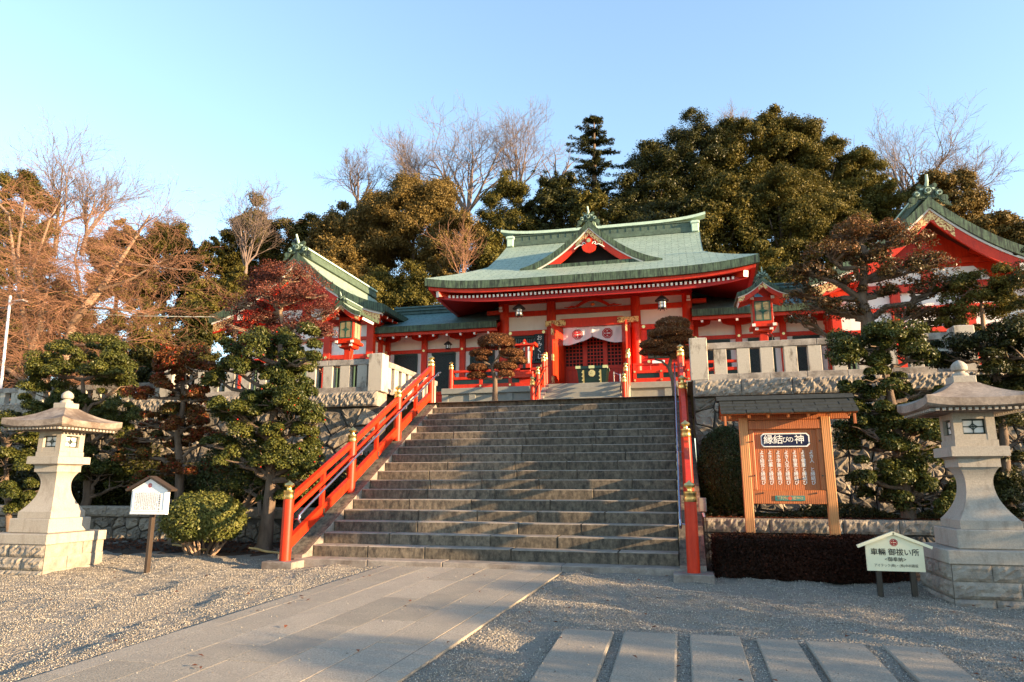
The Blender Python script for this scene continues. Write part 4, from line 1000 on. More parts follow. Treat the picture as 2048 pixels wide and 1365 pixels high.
def hanging(px, pyt, pyb, Y, label, r, ztop):
    p = W(px, (pyt+pyb)/2, Y); zt, zb_ = W(px,pyt,Y)[2], W(px,pyb,Y)[2]; x = p[0]; h = zt-zb_
    t = thing('hanging_lantern', label, 'lantern', (x,Y,zb_), 'bronze lanterns hung under the eaves')
    mb = MB(); mb.lathe(x, Y, [(r*.08,zt+.05),(r*.35,zt+.02),(r*1.0,zt-h*.28),(r*1.02,zt-h*.34),(r*.5,zt-h*.34)], 18); mb.build('hood', BRONZE, t, True)
    mb = MB(); mb.lathe(x, Y, [(r*.5,zt-h*.36),(r*.5,zb_+h*.12)], 6); pn = mb.build('pane', PAPER, t)
    mb = MB()
    for k in range(6):
        a = math.pi/3*k; xx, yy = x+r*.52*math.cos(a), Y+r*.52*math.sin(a); mb.tube([(xx,yy,zt-h*.34),(xx,yy,zb_+h*.05)], .013, 5); mb.tube([(xx,yy,zb_+h*.10),(xx*1.0+r*.12*math.cos(a),yy+r*.12*math.sin(a),zb_-.02)], .012, 5)
        a2 = a+math.pi/3
        for z in (zt-h*.37, zt-h*.62, zb_+h*.13): mb.tube([(xx,yy,z),(x+r*.52*math.cos(a2),Y+r*.52*math.sin(a2),z)], .009, 4)
    mb.lathe(x, Y, [(r*.54,zb_+h*.12),(r*.54,zb_+h*.04),(r*.1,zb_+h*.02)], 6); mb.build('frame', BRONZE, t)
    mb = MB(); mb.tube([(x,Y,zt),(x,Y,ztop)], .008, 5); mb.build('hanger', BRONZE, t)
hanging(1038, 611, 633, 11.35, 'round-hooded bronze lantern under the main eaves above the fortune slip box', .21, 7.45)
hanging(1324, 594, 619, 11.35, 'round-hooded bronze lantern under the main eaves above the right clipped tree', .21, 7.45)
hanging(896, 685, 699, 12.9, 'small bronze lantern under the eaves of the left corridor', .15, 6.45)

def post_lantern(px, py, Y, label, zpost):
    c = W(px, py, Y); x, zA_ = c[0], c[2]
    t = thing('post_lantern', label, 'lantern', (x,Y,PZ), 'red roofed post lanterns on the terrace')
    gable_roof(t, x, Y-.62, Y+.62, zA_, .60, .36, .36, 9, True, True)
    zb_ = zA_-1.08
    mb = MB(); mb.bbox(x-.235, x+.235, Y-.235, Y+.235, zb_, zA_-.40, .006); b = mb.build('lantern_body', RED, t)
    for k, (dx, dy) in enumerate(((0,-1),(1,0),(-1,0),(0,1))):
        mb = MB(); q = .175
        if dx == 0: mb.cbox(x, Y+dy*.237, zb_+.32, 2*q, .01, .46)
        else: mb.cbox(x+dx*.237, Y, zb_+.32, .01, 2*q, .46)
        pn = mb.build('pane', PANEGOLD, b)
    mb = MB(); y = Y-.247
    for a, b2, c2, d in ((-.19,.19,.07,.095),(-.19,.19,.545,.57),(-.19,-.165,.095,.545),(.165,.19,.095,.545),(-.014,.014,.095,.545)): mb.box(x+a,x+b2,y,y+.01,zb_+c2,zb_+d)
    mb.prism([(x-.13,zb_+.32),(x-.035,zb_+.355),(x,zb_+.45),(x+.035,zb_+.355),(x+.13,zb_+.32),(x+.035,zb_+.285),(x,zb_+.19),(x-.035,zb_+.285)], y+.001, y+.008)
    xx = x+.247
    for a, b2, c2, d in ((-.19,.19,.07,.095),(-.19,.19,.545,.57),(-.19,-.165,.095,.545),(.165,.19,.095,.545),(-.014,.014,.095,.545)): mb.box(xx-.01,xx,Y+a,Y+b2,zb_+c2,zb_+d)
    mb.build('pane_frame', M('verdigris_frame', (.03,.095,.07), .5, .2, 8), b)
    mb = MB(); mb.bbox(x-.30, x+.30, Y-.30, Y+.30, zb_-.09, zb_-.002, .01); mb.bbox(x-.22, x+.22, Y-.22, Y+.22, zb_-.20, zb_-.092, .03); mb.build('base_tray', RED, t)
    mb = MB()
    for sx_ in (-1,1):
        for zz in (zb_-.045, zA_-.44): mb.cbox(x+sx_*.24, Y-.31, zz, .08, .03, .07)
        mb.cbox(x+sx_*.17, Y-.235, zb_-.13, .08, .03, .06)
    mb.build('white_beam_end', WHITE, t)
    mb = MB(); mb.bbox(x-.10, x+.10, Y-.10, Y+.10, PZ, zb_-.2, .012); mb.build('post', RED, t)
    mb = MB(); mb.tube([(x+.12,Y-.12,zb_-.2),(x+.2,Y-.1,zb_-.3),(x+.12,Y-.1,zb_-.7),(x+.11,Y-.1,PZ+.3)], .012, 5); mb.build('cable', BRONZE, t)
post_lantern(702, 612, 8.0, 'red post lantern with small green roof in front of the left wing hall', 3.05)
post_lantern(1519, 568, 8.0, 'red post lantern with small green roof above the fence right of the stairs', 3.05)

# ------------------------------------------------------------------ stone lanterns
LANT_ROOF = M('lantern_roof_stone', (.26,.215,.175), .8, .25, 30, .005, 60, stain=(.11,.080,.060), stain_at=(.40,.62), sscale=2.6)
def sqloft(mb, cx, cy, rows, n=6, mi=0):      # rows: (half width, z, corner lift)
    o = len(mb.v); per = 4*n
    for h, z, l in rows:
        for sd_ in range(4):
            for k in range(n):
                u = -1+2*k/n; x, y = ((u,-1),(1,u),(-u,1),(-1,-u))[sd_]; mb.v.append((cx+x*h, cy+y*h, z+l*abs(u)**3 if k else z+l))
    for i in range(len(rows)-1):
        for k in range(per): mb.f.append((o+i*per+k,o+i*per+(k+1)%per,o+(i+1)*per+(k+1)%per,o+(i+1)*per+k)); mb.m.append(mi)
    mb.f.append(tuple(o+k for k in range(per))[::-1]); mb.m.append(mi); e = o+(len(rows)-1)*per; mb.f.append(tuple(e+k for k in range(per))); mb.m.append(mi)
    return mb
def stone_lantern(cx, cy, label):
    g = gz(cy)-.045; t = thing('stone_lantern', label, 'stone lantern', (cx,cy,g), 'large stone lanterns flanking the stairs'); H = .50
    z = g-.08
    mbs = MB()
    for c, (h, ch) in enumerate(((H+.012,.178),(H+.006,.172),(H,.172))):
        zz1 = z+ch
        for face in range(4):
            nb = 2; cut = [-h]+[h*(-.25+.5*((c+face)%2))]+[h]
            for b in range(nb):
                r_ = random.Random(c*17+face*5+b); a0, a1 = cut[b]+.004, cut[b+1]-.004; n1 = max(4,int((a1-a0)/.045)); n2 = 5; P = []
                smooth_face = face in (1,)
                for i in range(n1+1):
                    row = []
                    for j in range(n2+1):
                        e = 0 if i in (0,n1) or j in (0,n2) else 1; d = h+(e*(.010+r_.random()*.022) if not smooth_face else e*.004); u = a0+(a1-a0)*i/n1; zz = z+.004+(ch-.008)*j/n2
                        x, y = ((u,-d),(d,u),(-u,d),(-d,-u))[face]; row.append((cx+x, cy+y, zz))
                    P.append(row)
                mbs.grid(P)
        z = zz1
    mbs.box(cx-H+.012, cx+H-.012, cy-H+.012, cy+H-.012, g-.08, z-.002); mbs.build('base_courses', ROCK, t)
    mb = MB(); mb.bbox(cx-H-.02, cx+H+.02, cy-H-.02, cy+H+.02, z, z+.14, .008); mb.build('base_slab', GRANITE, t); z += .142
    mb = MB(); mb.bbox(cx-.36, cx+.36, cy-.36, cy+.36, z, z+.20, .01); mb.build('plinth', GRANITE, t); z += .202
    mb = MB(); rows = [(.295,z,0),(.295,z+.09,0)]
    hh = .57
    for i in range(21):
        u = i/20; rows.append(((.135+.155*((.70-u)/.70)**2.1) if u < .70 else .135+.06*((u-.70)/.30)**2, z+.09+hh*u, 0))
    rows += [(.208,z+.09+hh,0),(.208,z+.09+hh+.09,0)]
    sqloft(mb, cx, cy, rows); mb.build('pedestal', GRANITE, t); z += .09+hh+.092
    mb = MB(); sqloft(mb, cx, cy, [(.21,z,0),(.23,z+.018,0),(.245,z+.02,0),(.285,z+.024,0),(.285,z+.128,0),(.265,z+.134,0)]); mb.build('platform', GRANITE, t)
    pl = mb; z += .135
    mb = MB(); sqloft(mb, cx, cy, [(.215,z,0),(.215,z+.068,0),(.205,z+.07,0)]); mb.build('firebox_sill', GRANITE, t); z += .071
    fb = .207; fh = .30
    mb = MB()
    for sx_ in (-1,1):
        for sy_ in (-1,1): mb.cbox(cx+sx_*(fb-.045), cy+sy_*(fb-.045), z+fh/2, .09, .09, fh)
    for a in (z+.03, z+fh-.035):
        mb.cbox(cx, cy-fb+.045, a, 2*fb-.18, .085, .065); mb.cbox(cx, cy+fb-.045, a, 2*fb-.18, .085, .065); mb.cbox(cx-fb+.045, cy, a, .085, 2*fb-.18, .065); mb.cbox(cx+fb-.045, cy, a, .085, 2*fb-.18, .065)
    fbx = mb.build('firebox', GRANITE, t)
    wz0, wz1 = z+.065, z+fh-.07; ww = fb-.092; wc = (wz0+wz1)/2; wh = (wz1-wz0)/2
    for face in range(4):
        def T(u, d, zz): x, y = ((u,-d),(d,u),(-u,d),(-d,-u))[face]; return (cx+x, cy+y, zz)
        mb = MB(); mb.add([T(-ww,fb-.05,wz0),T(ww,fb-.05,wz0),T(ww,fb-.05,wz1),T(-ww,fb-.05,wz1)],[(0,1,2,3)]); pn = mb.build('pane', M('lantern_paper', (.80,.74,.56), .5, .05) if False else PAPER, fbx)
        mb = MB()
        for a, b, c, d in ((-ww,ww,wz0,wz0+.016),(-ww,ww,wz1-.016,wz1),(-ww,-ww+.016,wz0,wz1),(ww-.016,ww,wz0,wz1),(-.006,.006,wz0,wz1),(-ww,ww,wc-.006,wc+.006)):
            mb.add([T(a,fb-.04,c),T(b,fb-.04,c),T(b,fb-.04,d),T(a,fb-.04,d)],[(0,1,2,3)])
        star = []
        for k in range(4):
            for s in range(7):
                a = s/6; # concave quarter between arm tips
                p0 = ((0,1),(1,0),(0,-1),(-1,0))[k]; p1 = ((1,0),(0,-1),(-1,0),(0,1))[k]
                bx_ = p0[0]*(1-a)**2.2+p1[0]*a**2.2; bz_ = p0[1]*(1-a)**2.2+p1[1]*a**2.2; star.append((bx_*ww*.97, wc+bz_*wh*.97))
        o = [T(a,fb-.042,b) for a,b in star]; o2 = [T(a*.62,fb-.042,wc+(b-wc)*.62) for a,b in star]; n = len(star)
        mb.add(o+o2, [(i,(i+1)%n,n+(i+1)%n,n+i) for i in range(n)])
        mb.build('pane_frame', WINGREEN, pn)
    z += fh
    rr = .548
    mb = MB(); rows = [(.19,z-.002,0),(.35,z+.005,0),(.36,z+.03,.0),(.505,z+.035,.01),(.53,z+.042,.025),(rr,z+.05,.045),(rr,z+.135,.045)]
    for i in range(1,11):
        u = i/10; rows.append((rr+(.115-rr)*u, z+.135+.225*(.55*u+.45*u**2.1), .045*(1-u)**2))
    sqloft(mb, cx, cy, rows, 10); rf = mb.build('roof', LANT_ROOF, t)
    mb = MB(); n = 15
    for face in range(4):
        for k in range(n):
            u = -.44+k/(n-1)*.88; x, y = ((u,-.465),(.465,u),(-u,.465),(-.465,-u))[face]; mb.cbox(cx+x, cy+y, z+.02, .034 if face%2==0 else .08, .08 if face%2==0 else .034, .028)
    mb.build('rafter_relief', GRANITE, rf); z += .36
    mb = MB(); mb.bbox(cx-.12, cx+.12, cy-.12, cy+.12, z-.01, z+.075, .008); mb.build('finial_base', GRANITE, t)
    mb = MB(); mb.lathe(cx, cy, [(.085,z+.075),(.09,z+.09),(.075,z+.115),(.052,z+.12),(.05,z+.135),(.078,z+.15),(.086,z+.18),(.078,z+.215),(.052,z+.245),(.025,z+.262),(.004,z+.27)], 20); mb.build('finial', GRANITE, t, True)
stone_lantern(-9.03, -1.06, 'sunlit granite lantern with flared roof standing on the gravel left of the stairs')
stone_lantern(3.28, -.72, 'granite lantern with flared roof beside the cream gabled sign, right of the stairs')

# ------------------------------------------------------------------ signs and notice board
sy = -.98; sg_ = gz(sy)
t = thing('information_sign', 'white gabled information board on a thin brown post beside the left stone lantern', 'sign', (-7.35,sy,sg_))
mb = MB(); mb.bbox(-7.375, -7.325, sy-.02, sy+.05, sg_-.1, 1.15, .004); mb.build('post', IRON, t)
sx0, sx1, zb_, ze_, za_ = -7.66, -7.06, .76, 1.10, 1.255; sc_ = (sx0+sx1)/2
mb = MB(); mb.prism([(sx0,zb_),(sx1,zb_),(sx1,ze_),(sc_,za_),(sx0,ze_)], sy-.08, sy-.024); bd = mb.build('board', SIGNWHITE, t)
mb = MB()
for a in ((sx0+.03,sx1-.03,zb_+.04,zb_+.052),(sx0+.03,sx0+.042,zb_+.052,ze_-.01),(sx1-.042,sx1-.03,zb_+.052,ze_-.01)): mb.box(a[0],a[1],sy-.086,sy-.0805,a[2],a[3])
mb.build('frame_moulding', SIGNWHITE, bd)
mb = MB()
for sg in (-1,1): mb.beam((sc_,sy-.05,za_+.03),(sc_+sg*.385,sy-.05,ze_-.005),.13,.03)
mb.build('roof', IRON, t)
crest(sc_, sy-.083, 1.165, .034, CRESTRED, bd)
column('足利織姫神社', .026, sx1-.115, sy-.082, ze_-.06, INK, bd, 'title', .01, 1.15); column('由緒', .026, sx1-.115, sy-.082, ze_-.255, INK, bd, 'title', .01, 1.15)
mb = MB(); r_ = random.Random(5)      # body text too small to read: rows of fine strokes
for k in range(13):
    x = sx1-.155-k*.031; z = ze_-.03
    while z > zb_+.075:
        z -= .013
        if r_.random() < .86:
            for _ in range(3): xx = x+r_.uniform(-.006,.006); zz = z+r_.uniform(-.004,.004); w, h = (.006,.0012) if r_.random() < .6 else (.0012,.006); mb.add([(xx-w,sy-.082,zz-h),(xx+w,sy-.082,zz-h),(xx+w,sy-.082,zz+h),(xx-w,sy-.082,zz+h)],[(0,1,2,3)])
mb.build('fine_print', INKG, bd)

sy = -.96; g = gz(sy)
t = thing('dedication_sign', 'cream gabled sign on two dark posts in front of the hedge, beside the right lantern', 'sign', (2.29,sy,g))
q0, q1, q2, q3 = W(1735,1141,sy), W(1849,1142,sy), W(1729,1093,sy), W(1845,1093,sy); bx0, bx1 = (q0[0]+q2[0])/2, (q1[0]+q3[0])/2; zb_ = q0[2]; ze_ = q3[2]; za_ = W(1785,1064,sy)[2]; c_ = (bx0+bx1)/2
for x in (c_-.17, c_+.17):
    mb = MB(); mb.bbox(x-.028, x+.028, sy+.001, sy+.05, g-.1, ze_-.03, .004); mb.build('post', BRONZE, t)
mb = MB(); mb.prism([(bx0,zb_),(bx1,zb_),(bx1,ze_),(c_,za_-.012),(bx0,ze_)], sy-.03, sy); bd = mb.build('board', SIGNCREAM, t)
mb = MB()
for sg in (-1,1): mb.beam((c_-sg*.004,sy-.032,za_-.008),(c_+sg*(bx1-c_+.085),sy-.032,ze_-.012),.045,.030)
mb.build('roof', SIGNCREAM, t)
H_ = za_-zb_
crest(c_, sy-.033, zb_+H_*.73, .042, CRESTRED, bd)
text('車輛 御祓い所', .078, c_, sy-.033, zb_+H_*.475, INK, bd, bold=.010); text('<御奉納>', .052, c_, sy-.033, zb_+H_*.295, INK, bd, bold=.003); text('アイテック㈱・㈱中村建設'.replace('㈱','(株)'), .036, c_, sy-.033, zb_+H_*.14, INK, bd, sx=.92)

ny = .9; g = gz(ny)
t = thing('notice_board', 'large orange timber notice board with dark shingled roof right of the stairs', 'notice board', (1.53,ny,g))
pL0, pL1 = (.94, 1.035), (2.03, 2.12)
NX = [W(1488,1040,ny)[0], W(1500,1040,ny)[0]]
xl, xr = .985, 2.085
for x in (xl, xr):
    mb = MB(); mb.bbox(x-.06, x+.06, ny-.06, ny+.06, g-.1, 2.12, .006); mb.build('post', WOOD_P, t)
mb = MB(); mb.bbox(xl+.061, xr-.061, ny-.005, ny+.03, 1.10, 1.98, .002); pn = mb.build('panel', WOOD, t)
fr = MB(); fr.bbox(xl+.061, xr-.061, ny-.055, ny-.006, 1.95, 2.08, .006); fr.bbox(xl+.061, xl+.13, ny-.045, ny-.006, 1.10, 1.949, .006); fr.bbox(xr-.13, xr-.061, ny-.045, ny-.006, 1.10, 1.949, .006); fr.build('frame', WOOD, t)
mb = MB(); mb.bbox(xl+.061, xr-.061, ny-.055, ny+.03, .91, 1.099, .006); lr = mb.build('lower_rail', WOOD, t)
mb = MB(); mb.bbox(xl-.30, xr+.32, ny-.05, ny+.05, 2.085, 2.16, .006); mb.build('head_beam', WOOD, t)
mb = MB(); x0_, x1_ = .66, 2.46
f0, f1, zE_, zT_ = ny-.38, ny+.02, 2.155, 2.41
for sgn in (1,-1):
    for k in range(5):
        a0 = ny-sgn*(.40-.08*k); a1 = ny-sgn*(.40-.08*(k+1)-.02); z0_ = zE_+.051*k+.012; z1_ = zE_+.051*(k+1.25)
        xx = x0_-.02+.01*k+(.13 if k%2 else 0)
        xs_ = [x0_]+[v for v in [x0_+.04+.31*j+(.15 if k%2 else 0) for j in range(7)] if x0_+.08 < v < x1_-.05]+[x1_]
        for i in range(len(xs_)-1):
            d = rnd.uniform(0,.008); P = [(xs_[i]+.004,a0,z0_+d),(xs_[i+1]-.004,a0,z0_+d),(xs_[i+1]-.004,a1,z1_+d),(xs_[i]+.004,a1,z1_+d)]
            mb.add(P+[(x,y,z-.018) for x,y,z in P], [(0,1,2,3),(7,6,5,4),(0,4,5,1),(1,5,6,2),(2,6,7,3),(3,7,4,0)])
rf = mb.build('roof', SHINGLE, t)
mb = MB(); mb.prismx([(ny-.385,zE_-.005),(ny,zT_-.01),(ny+.385,zE_-.005),(ny+.36,zE_-.02),(ny,zT_-.04),(ny-.36,zE_-.02)], x0_+.02, x1_-.02); mb.build('roof_boarding', WOOD, rf)
mb = MB(); mb.prismx([(ny-.10,zT_-.035),(ny,zT_+.035),(ny+.10,zT_-.035),(ny+.08,zT_-.05),(ny,zT_+.01),(ny-.08,zT_-.05)], x0_-.03, x1_+.02); mb.build('ridge_cap', SHINGLE, rf)
mb = MB()
for k in range(7): x = x0_+.12+(x1_-x0_-.24)*k/6; mb.beam((x,ny-.36,zE_-.045),(x,ny-.02,zE_+.15),.04,.045)
mb.build('rafter', WOOD, rf)
mb = MB(); mb.box(x0_+.04, x0_+.075, ny-.37, ny-.34, 1.99, zE_-.03); mb.build('eave_pendant', WOOD, rf)
mb = MB(); mb.box(x1_-.075, x1_-.04, ny-.37, ny-.34, 1.99, zE_-.03); mb.build('eave_pendant', WOOD, rf)
cX = (xl+xr)/2
mb = MB(); a, b = cX-.325, cX+.325; zq0, zq1 = 1.70, 1.895; c = .035
mb.prism([(a+c,zq0),(b-c,zq0),(b,zq0+c),(b,zq1-c),(b-c,zq1),(a+c,zq1),(a,zq1-c),(a,zq0+c)], ny-.032, ny-.006); np_ = mb.build('title_plate', TXTW, t)
mb = MB(); q = .016; a, b, zq0, zq1 = a+q, b-q, zq0+q, zq1-q; c = .03
mb.prism([(a+c,zq0),(b-c,zq0),(b,zq0+c),(b,zq1-c),(b-c,zq1),(a+c,zq1),(a,zq1-c),(a,zq0+c)], ny-.036, ny-.033); mb.build('navy_field', NAVY, np_)
zc_ = (zq0+zq1)/2
for s_, dx, sz in (('縁',-.225,.135),('結',-.095,.135),('び',.0,.085),('の',.072,.085),('神',.19,.135)): text(s_, sz, cX+dx, ny-.039, zc_, TXTW, np_, bold=.010)
cols = ['よき人 と縁結び','よき健康と縁結び','よき智恵と縁結び','よき人生と縁結び','よき学業と縁結び','よき仕事と縁結び','よき経営と縁結び']
for k, s_ in enumerate(cols): column(s_.replace(' ','　'), .063, cX+.335-k*.110, ny-.0085, 1.655, TXTW, pn, bold=.010, pitch=.96)
mb = MB(); mb.bbox(cX-.195, cX+.195, ny-.066, ny-.056, .955, 1.025, .002); tp = mb.build('shrine_plate', TEAL, t)
text('足利織', .050, cX-.105, ny-.068, .99, GOLDP, tp); text('姫神社', .050, cX+.105, ny-.068, .99, GOLDP, tp)
mb = MB(); ring(mb, cX, ny-.068, .99, 0, .027, 20); mb.build('crest_disc', M('crest_orange', (.5,.10,.05)), tp)
mb = MB()
for x, z in ((xl+.2,1.06),(xr-.2,1.06),(xl+.10,1.78),(xr-.1,1.78),(xl+.10,1.3),(xr-.1,1.3)): mb.tube([(x,ny-.075,z),(x,ny-.05,z)], .011, 8)
mb.build('bolt', BRONZE, t)

# ------------------------------------------------------------------ small equipment
p = W(1405,1010,1.0)
t = thing('garden_floodlight', 'small grey box light on a stake at the foot of the right stair railing', 'light', (p[0],1.0,gz(1)))
mb = MB(); mb.bbox(p[0]-.055, p[0]+.055, .95, 1.05, p[2]-.10, p[2]+.10, .01); mb.build('head', M('grey_housing', (.22,.22,.18), .5), t)
mb = MB(); mb.tube([(p[0],1.0,gz(1)-.05),(p[0],1.0,p[2]-.10)], .014, 8); mb.tube([(p[0]+.03,1.0,p[2]-.1),(p[0]+.05,1.0,.4),(p[0]+.06,1.0,gz(1)-.02)], .007, 6); mb.build('stake', IRON, t)
mb = MB(); mb.tube([(p[0],1.0,p[2]-.11),(p[0]+.012,1.0,p[2]-.17)], .018, 8); mb.build('joint', SIGNWHITE, t)
a = W(3,790,8); b = W(21,592,8)
t = thing('light_pole', 'tall thin white pole with a small lamp at the far left edge', 'lamp post', (a[0],8,PZ))
mb = MB(); mb.tube([(a[0],8,PZ),(b[0],8,b[2])], .042, 10); mb.build('pole', M('white_pole', (.75,.75,.78), .4, .05), t, True)
mb = MB(); mb.tube([(b[0],8,b[2]-.35),(b[0]+.30,8,b[2]-.24)], .02, 8); mb.bbox(b[0]+.22, b[0]+.68, 7.9, 8.1, b[2]-.235, b[2]-.185, .015); mb.build('lamp_head', M('lamp_grey', (.5,.5,.5), .4, .05), t)
a = W(-60,610,9.5); b = W(428,634,11.3)
mb = MB(); mb.tube([tuple(a+(b-a)*k/10-np.array([0,0,.5*(k/10)*(1-k/10)])) for k in range(11)], .016, 6)
tag(mb.build('overhead_cable', M('cable_grey', (.45,.50,.45), .5)), 'thin pale cable running from the left wing hall eave to the left', 'cable')
for (xa, xb, y, lb) in ((-8.5,-7.7,.9,'straw rope lying on the bed edge left of the round bush'),(-6.9,-6.2,.75,'straw rope lying on the ground under the tall berry tree')):
    mb = MB(); mb.tube([(xa+(xb-xa)*k/8, y-.2*k/8+.04*math.sin(k), gz(y)+.07+.05*(1-k/8)) for k in range(9)], .018, 6)
    tag(mb.build('rope', M('straw_rope', (.40,.28,.12), .9)), lb, 'rope', 'ropes of the planting bed')

# ------------------------------------------------------------------ vegetation
def leaf_quads(C, N, L, Wd, up=.35, jit=.55):
    n = len(C); N = N+rng.normal(size=(n,3))*jit; N[:,2] += up; N /= np.linalg.norm(N,axis=1)[:,None]+1e-9
    d = rng.normal(size=(n,3)); d -= N*np.sum(d*N,1)[:,None]; d /= np.linalg.norm(d,axis=1)[:,None]+1e-9
    s = np.cross(N, d); l = (L*(.7+.6*rng.random(n)))[:,None]; w = (Wd*(.7+.6*rng.random(n)))[:,None]
    V = np.stack([C-d*l*.5, C+s*w*.5+N*w*.22, C+d*l*.5-N*l*.08, C-s*w*.5+N*w*.22], 1)
    return V.reshape(-1,3), np.arange(4*n).reshape(-1,4)
def sph(n):
    v = rng.normal(size=(n,3)); return v/np.linalg.norm(v,axis=1)[:,None]
def ell(c, r, n, shell=.7, zmin=-1.0):
    d = sph(int(n*1.6)); d = d[d[:,2] >= zmin][:n]; k = (shell+(1-shell)*rng.random(len(d)))[:,None]
    return np.array(c)+d*k*np.array(r), d/np.array(r)*min(r)
def clumped(c, r, nclump, per, rc, zmin=-.5, inner=.55):
    C = []; NN = []; d = sph(nclump*3); d = d[d[:,2] > zmin][:nclump]; cc = np.array(c)+d*np.array(r)*(inner+(1-inner)*rng.random(len(d)))[:,None]**.7
    for q in cc:
        k = rc*(.6+.8*rng.random()); p, nn = ell(q, (k,k,k*.75), per, .5, -.6); C.append(p); NN.append(nn)
    return np.concatenate(C), np.concatenate(NN)
def mk_crown(parent, C, N, L, Wd, mat, name='crown', up=.35, jit=.55):
    V, F = leaf_quads(C, N, L, Wd, up, jit); return np_mesh(name, V, F, mat, parent)
def mpp(p): return float((np.array(p)-CAM)@F_)/FPX

def gnarl(p, q, n, amp, seed):
    r_ = random.Random(seed); p = Vector(p); q = Vector(q); L = (q-p).length
    return [p+(q-p)*(i/n)+Vector((r_.uniform(-1,1),r_.uniform(-1,1),r_.uniform(-.5,.5)))*amp*L*math.sin(math.pi*i/n) for i in range(n+1)]
def pad_tree(name, label, base, trunk, pads, mat, leaf=(.050,.024), dens=1500, rad=.09, bark=None, group=None, cat='tree', twigs=True, smooth_pads=False, thick=1.3, lacy=False, berries=0):
    # cloud-pruned tree: trunk polyline, a limb to every pad, leaves over each pad. pads: (x,y,z,rx,ry,rz)
    t = thing(name, label, cat, base, group); bark = bark or BARK
    mb = MB(); pts = [Vector(base)+Vector((0,0,-.15))]+[Vector(p) for p in trunk]; n = len(pts)
    rads = [rad*(1.25 if i == 0 else 1)*(1-.68*i/(n-1)) for i in range(n)]; mb.tube(pts, rads, 10)
    for k in range(5):
        a = k*1.26+rnd.random(); b = Vector(base); mb.tube([b+Vector((0,0,.12)), b+Vector((math.cos(a)*rad*1.4,math.sin(a)*rad*1.4,.02)), b+Vector((math.cos(a)*rad*2.8,math.sin(a)*rad*2.8,-.08))], [rad*.55,rad*.4,rad*.12], 6)
    mb.build('trunk', bark, t, True)
    mb = MB(); Cs = []; Ns = []
    for i, (x,y,z,rx,ry,rz_) in enumerate(pads):
        tp = min(pts[1:], key=lambda p: (p-Vector((x,y,z-.45*math.hypot(p.x-x,p.y-y)))).length)
        g_ = gnarl(tp, (x,y,z-rz_*.35), 5, .13, hash((round(x,2),i))%999); mb.tube(g_, [rad*.42*(1-.11*k) for k in range(6)], 7)
        for k in range((14 if lacy else 7) if twigs else 3):
            a = rnd.random()*6.28; e = Vector((x+rx*.75*math.cos(a), y+ry*.75*math.sin(a), z+rz_*rnd.uniform(-.2,.4))); s0 = g_[rnd.choice((3,4,5))]
            mb.tube(gnarl(s0, e, 4, .14, k+i*13), [rad*.17,rad*.14,rad*.11,rad*.08,rad*.05], 5)
        area = 2.2*math.pi*((rx*ry)**1.0)*.5+rz_*(rx+ry)*2; ncl = max(6, int(area*9)); per = int(dens*area/ncl)
        if smooth_pads: p, nn = ell((x,y,z), (rx,ry,rz_), int(dens*area), .82, -.55); p = p+rng.normal(size=p.shape)*.012
        else: p, nn = clumped((x,y,z), (rx,ry,rz_*thick), ncl, per, min(.17, rz_*.6+.03)*(1.0 if not lacy else 1.5), -.5, .5 if not lacy else .2)
        Cs.append(p); Ns.append(nn)
    mb.build('limbs', bark, t, True)
    C = np.concatenate(Cs); N = np.concatenate(Ns); mk_crown(t, C, N, leaf[0], leaf[1], mat, up=.5)
    if berries:
        idx = rng.choice(len(C), berries); P = C[idx]+rng.normal(size=(berries,3))*.015; o = np.array([[1,0,0],[-1,0,0],[0,1,0],[0,-1,0],[0,0,1],[0,0,-1]])*.017
        V = (P[:,None,:]+o[None]).reshape(-1,3); fb_ = np.array([[0,2,4],[2,1,4],[1,3,4],[3,0,4],[2,0,5],[1,2,5],[3,1,5],[0,3,5]]); stuff(np_mesh('berries', V, (np.arange(berries)[:,None,None]*6+fb_[None]).reshape(-1,3), BERRY, t))
    return t
def pads_px(L, Y, ry=.85, jit=.25, gr=1.08):
    out = []
    for px, py, hw, hh in L:
        y = Y+rnd.uniform(-jit,jit); c = W(px,py,y); k = mpp(c); out.append((c[0],y,c[2],hw*k*gr,max(.2,hw*k*ry),max(.07,hh*k*gr)))
    return out
def pl(L, Y): return [tuple(W(px,py,Y)) for px,py in L]

# left bed
pad_tree('garden_tree', 'tall cloud-pruned evergreen with red berries nearest the left stair railing', (-6.92,1.2,gz(1.2)), pl([(535,1040),(543,960),(540,880),(552,800),(562,730),(560,690)],1.2),
    pads_px([(545,722,80,42),(500,700,50,30),(600,715,40,45),(585,760,42,22),(480,740,45,22),(560,812,75,26),(478,815,58,24),(615,850,32,26),(470,850,38,16),(560,868,68,20),(600,905,40,30),(480,925,48,18),(545,915,38,24),(612,960,26,26),(500,968,38,12),(565,985,45,22),(440,890,36,12),(590,830,40,30),(520,850,50,30),(600,940,36,26),(450,760,30,24),(560,780,60,20)],1.2,gr=1.10), LF_BED, dens=5800, rad=.125, berries=420)
pad_tree('garden_tree', 'cloud-pruned tree with reddening leaves behind the white information sign', (-9.05,1.6,gz(1.6)), pl([(358,1010),(360,930),(355,870),(368,800),(362,740)],1.6),
    pads_px([(362,728,52,24),(330,742,32,18),(395,735,32,20),(320,790,52,16),(400,795,42,14),(300,845,46,12),(375,850,48,14),(290,880,40,10),(345,890,36,9),(275,913,40,10),(335,918,34,9),(410,880,36,14),(300,975,30,12),(400,940,40,14),(340,770,40,14),(370,830,50,14),(260,895,30,10),(330,945,46,14)],1.6,gr=1.2), LF_RED, leaf=(.052,.024), dens=4800, rad=.10, berries=380)
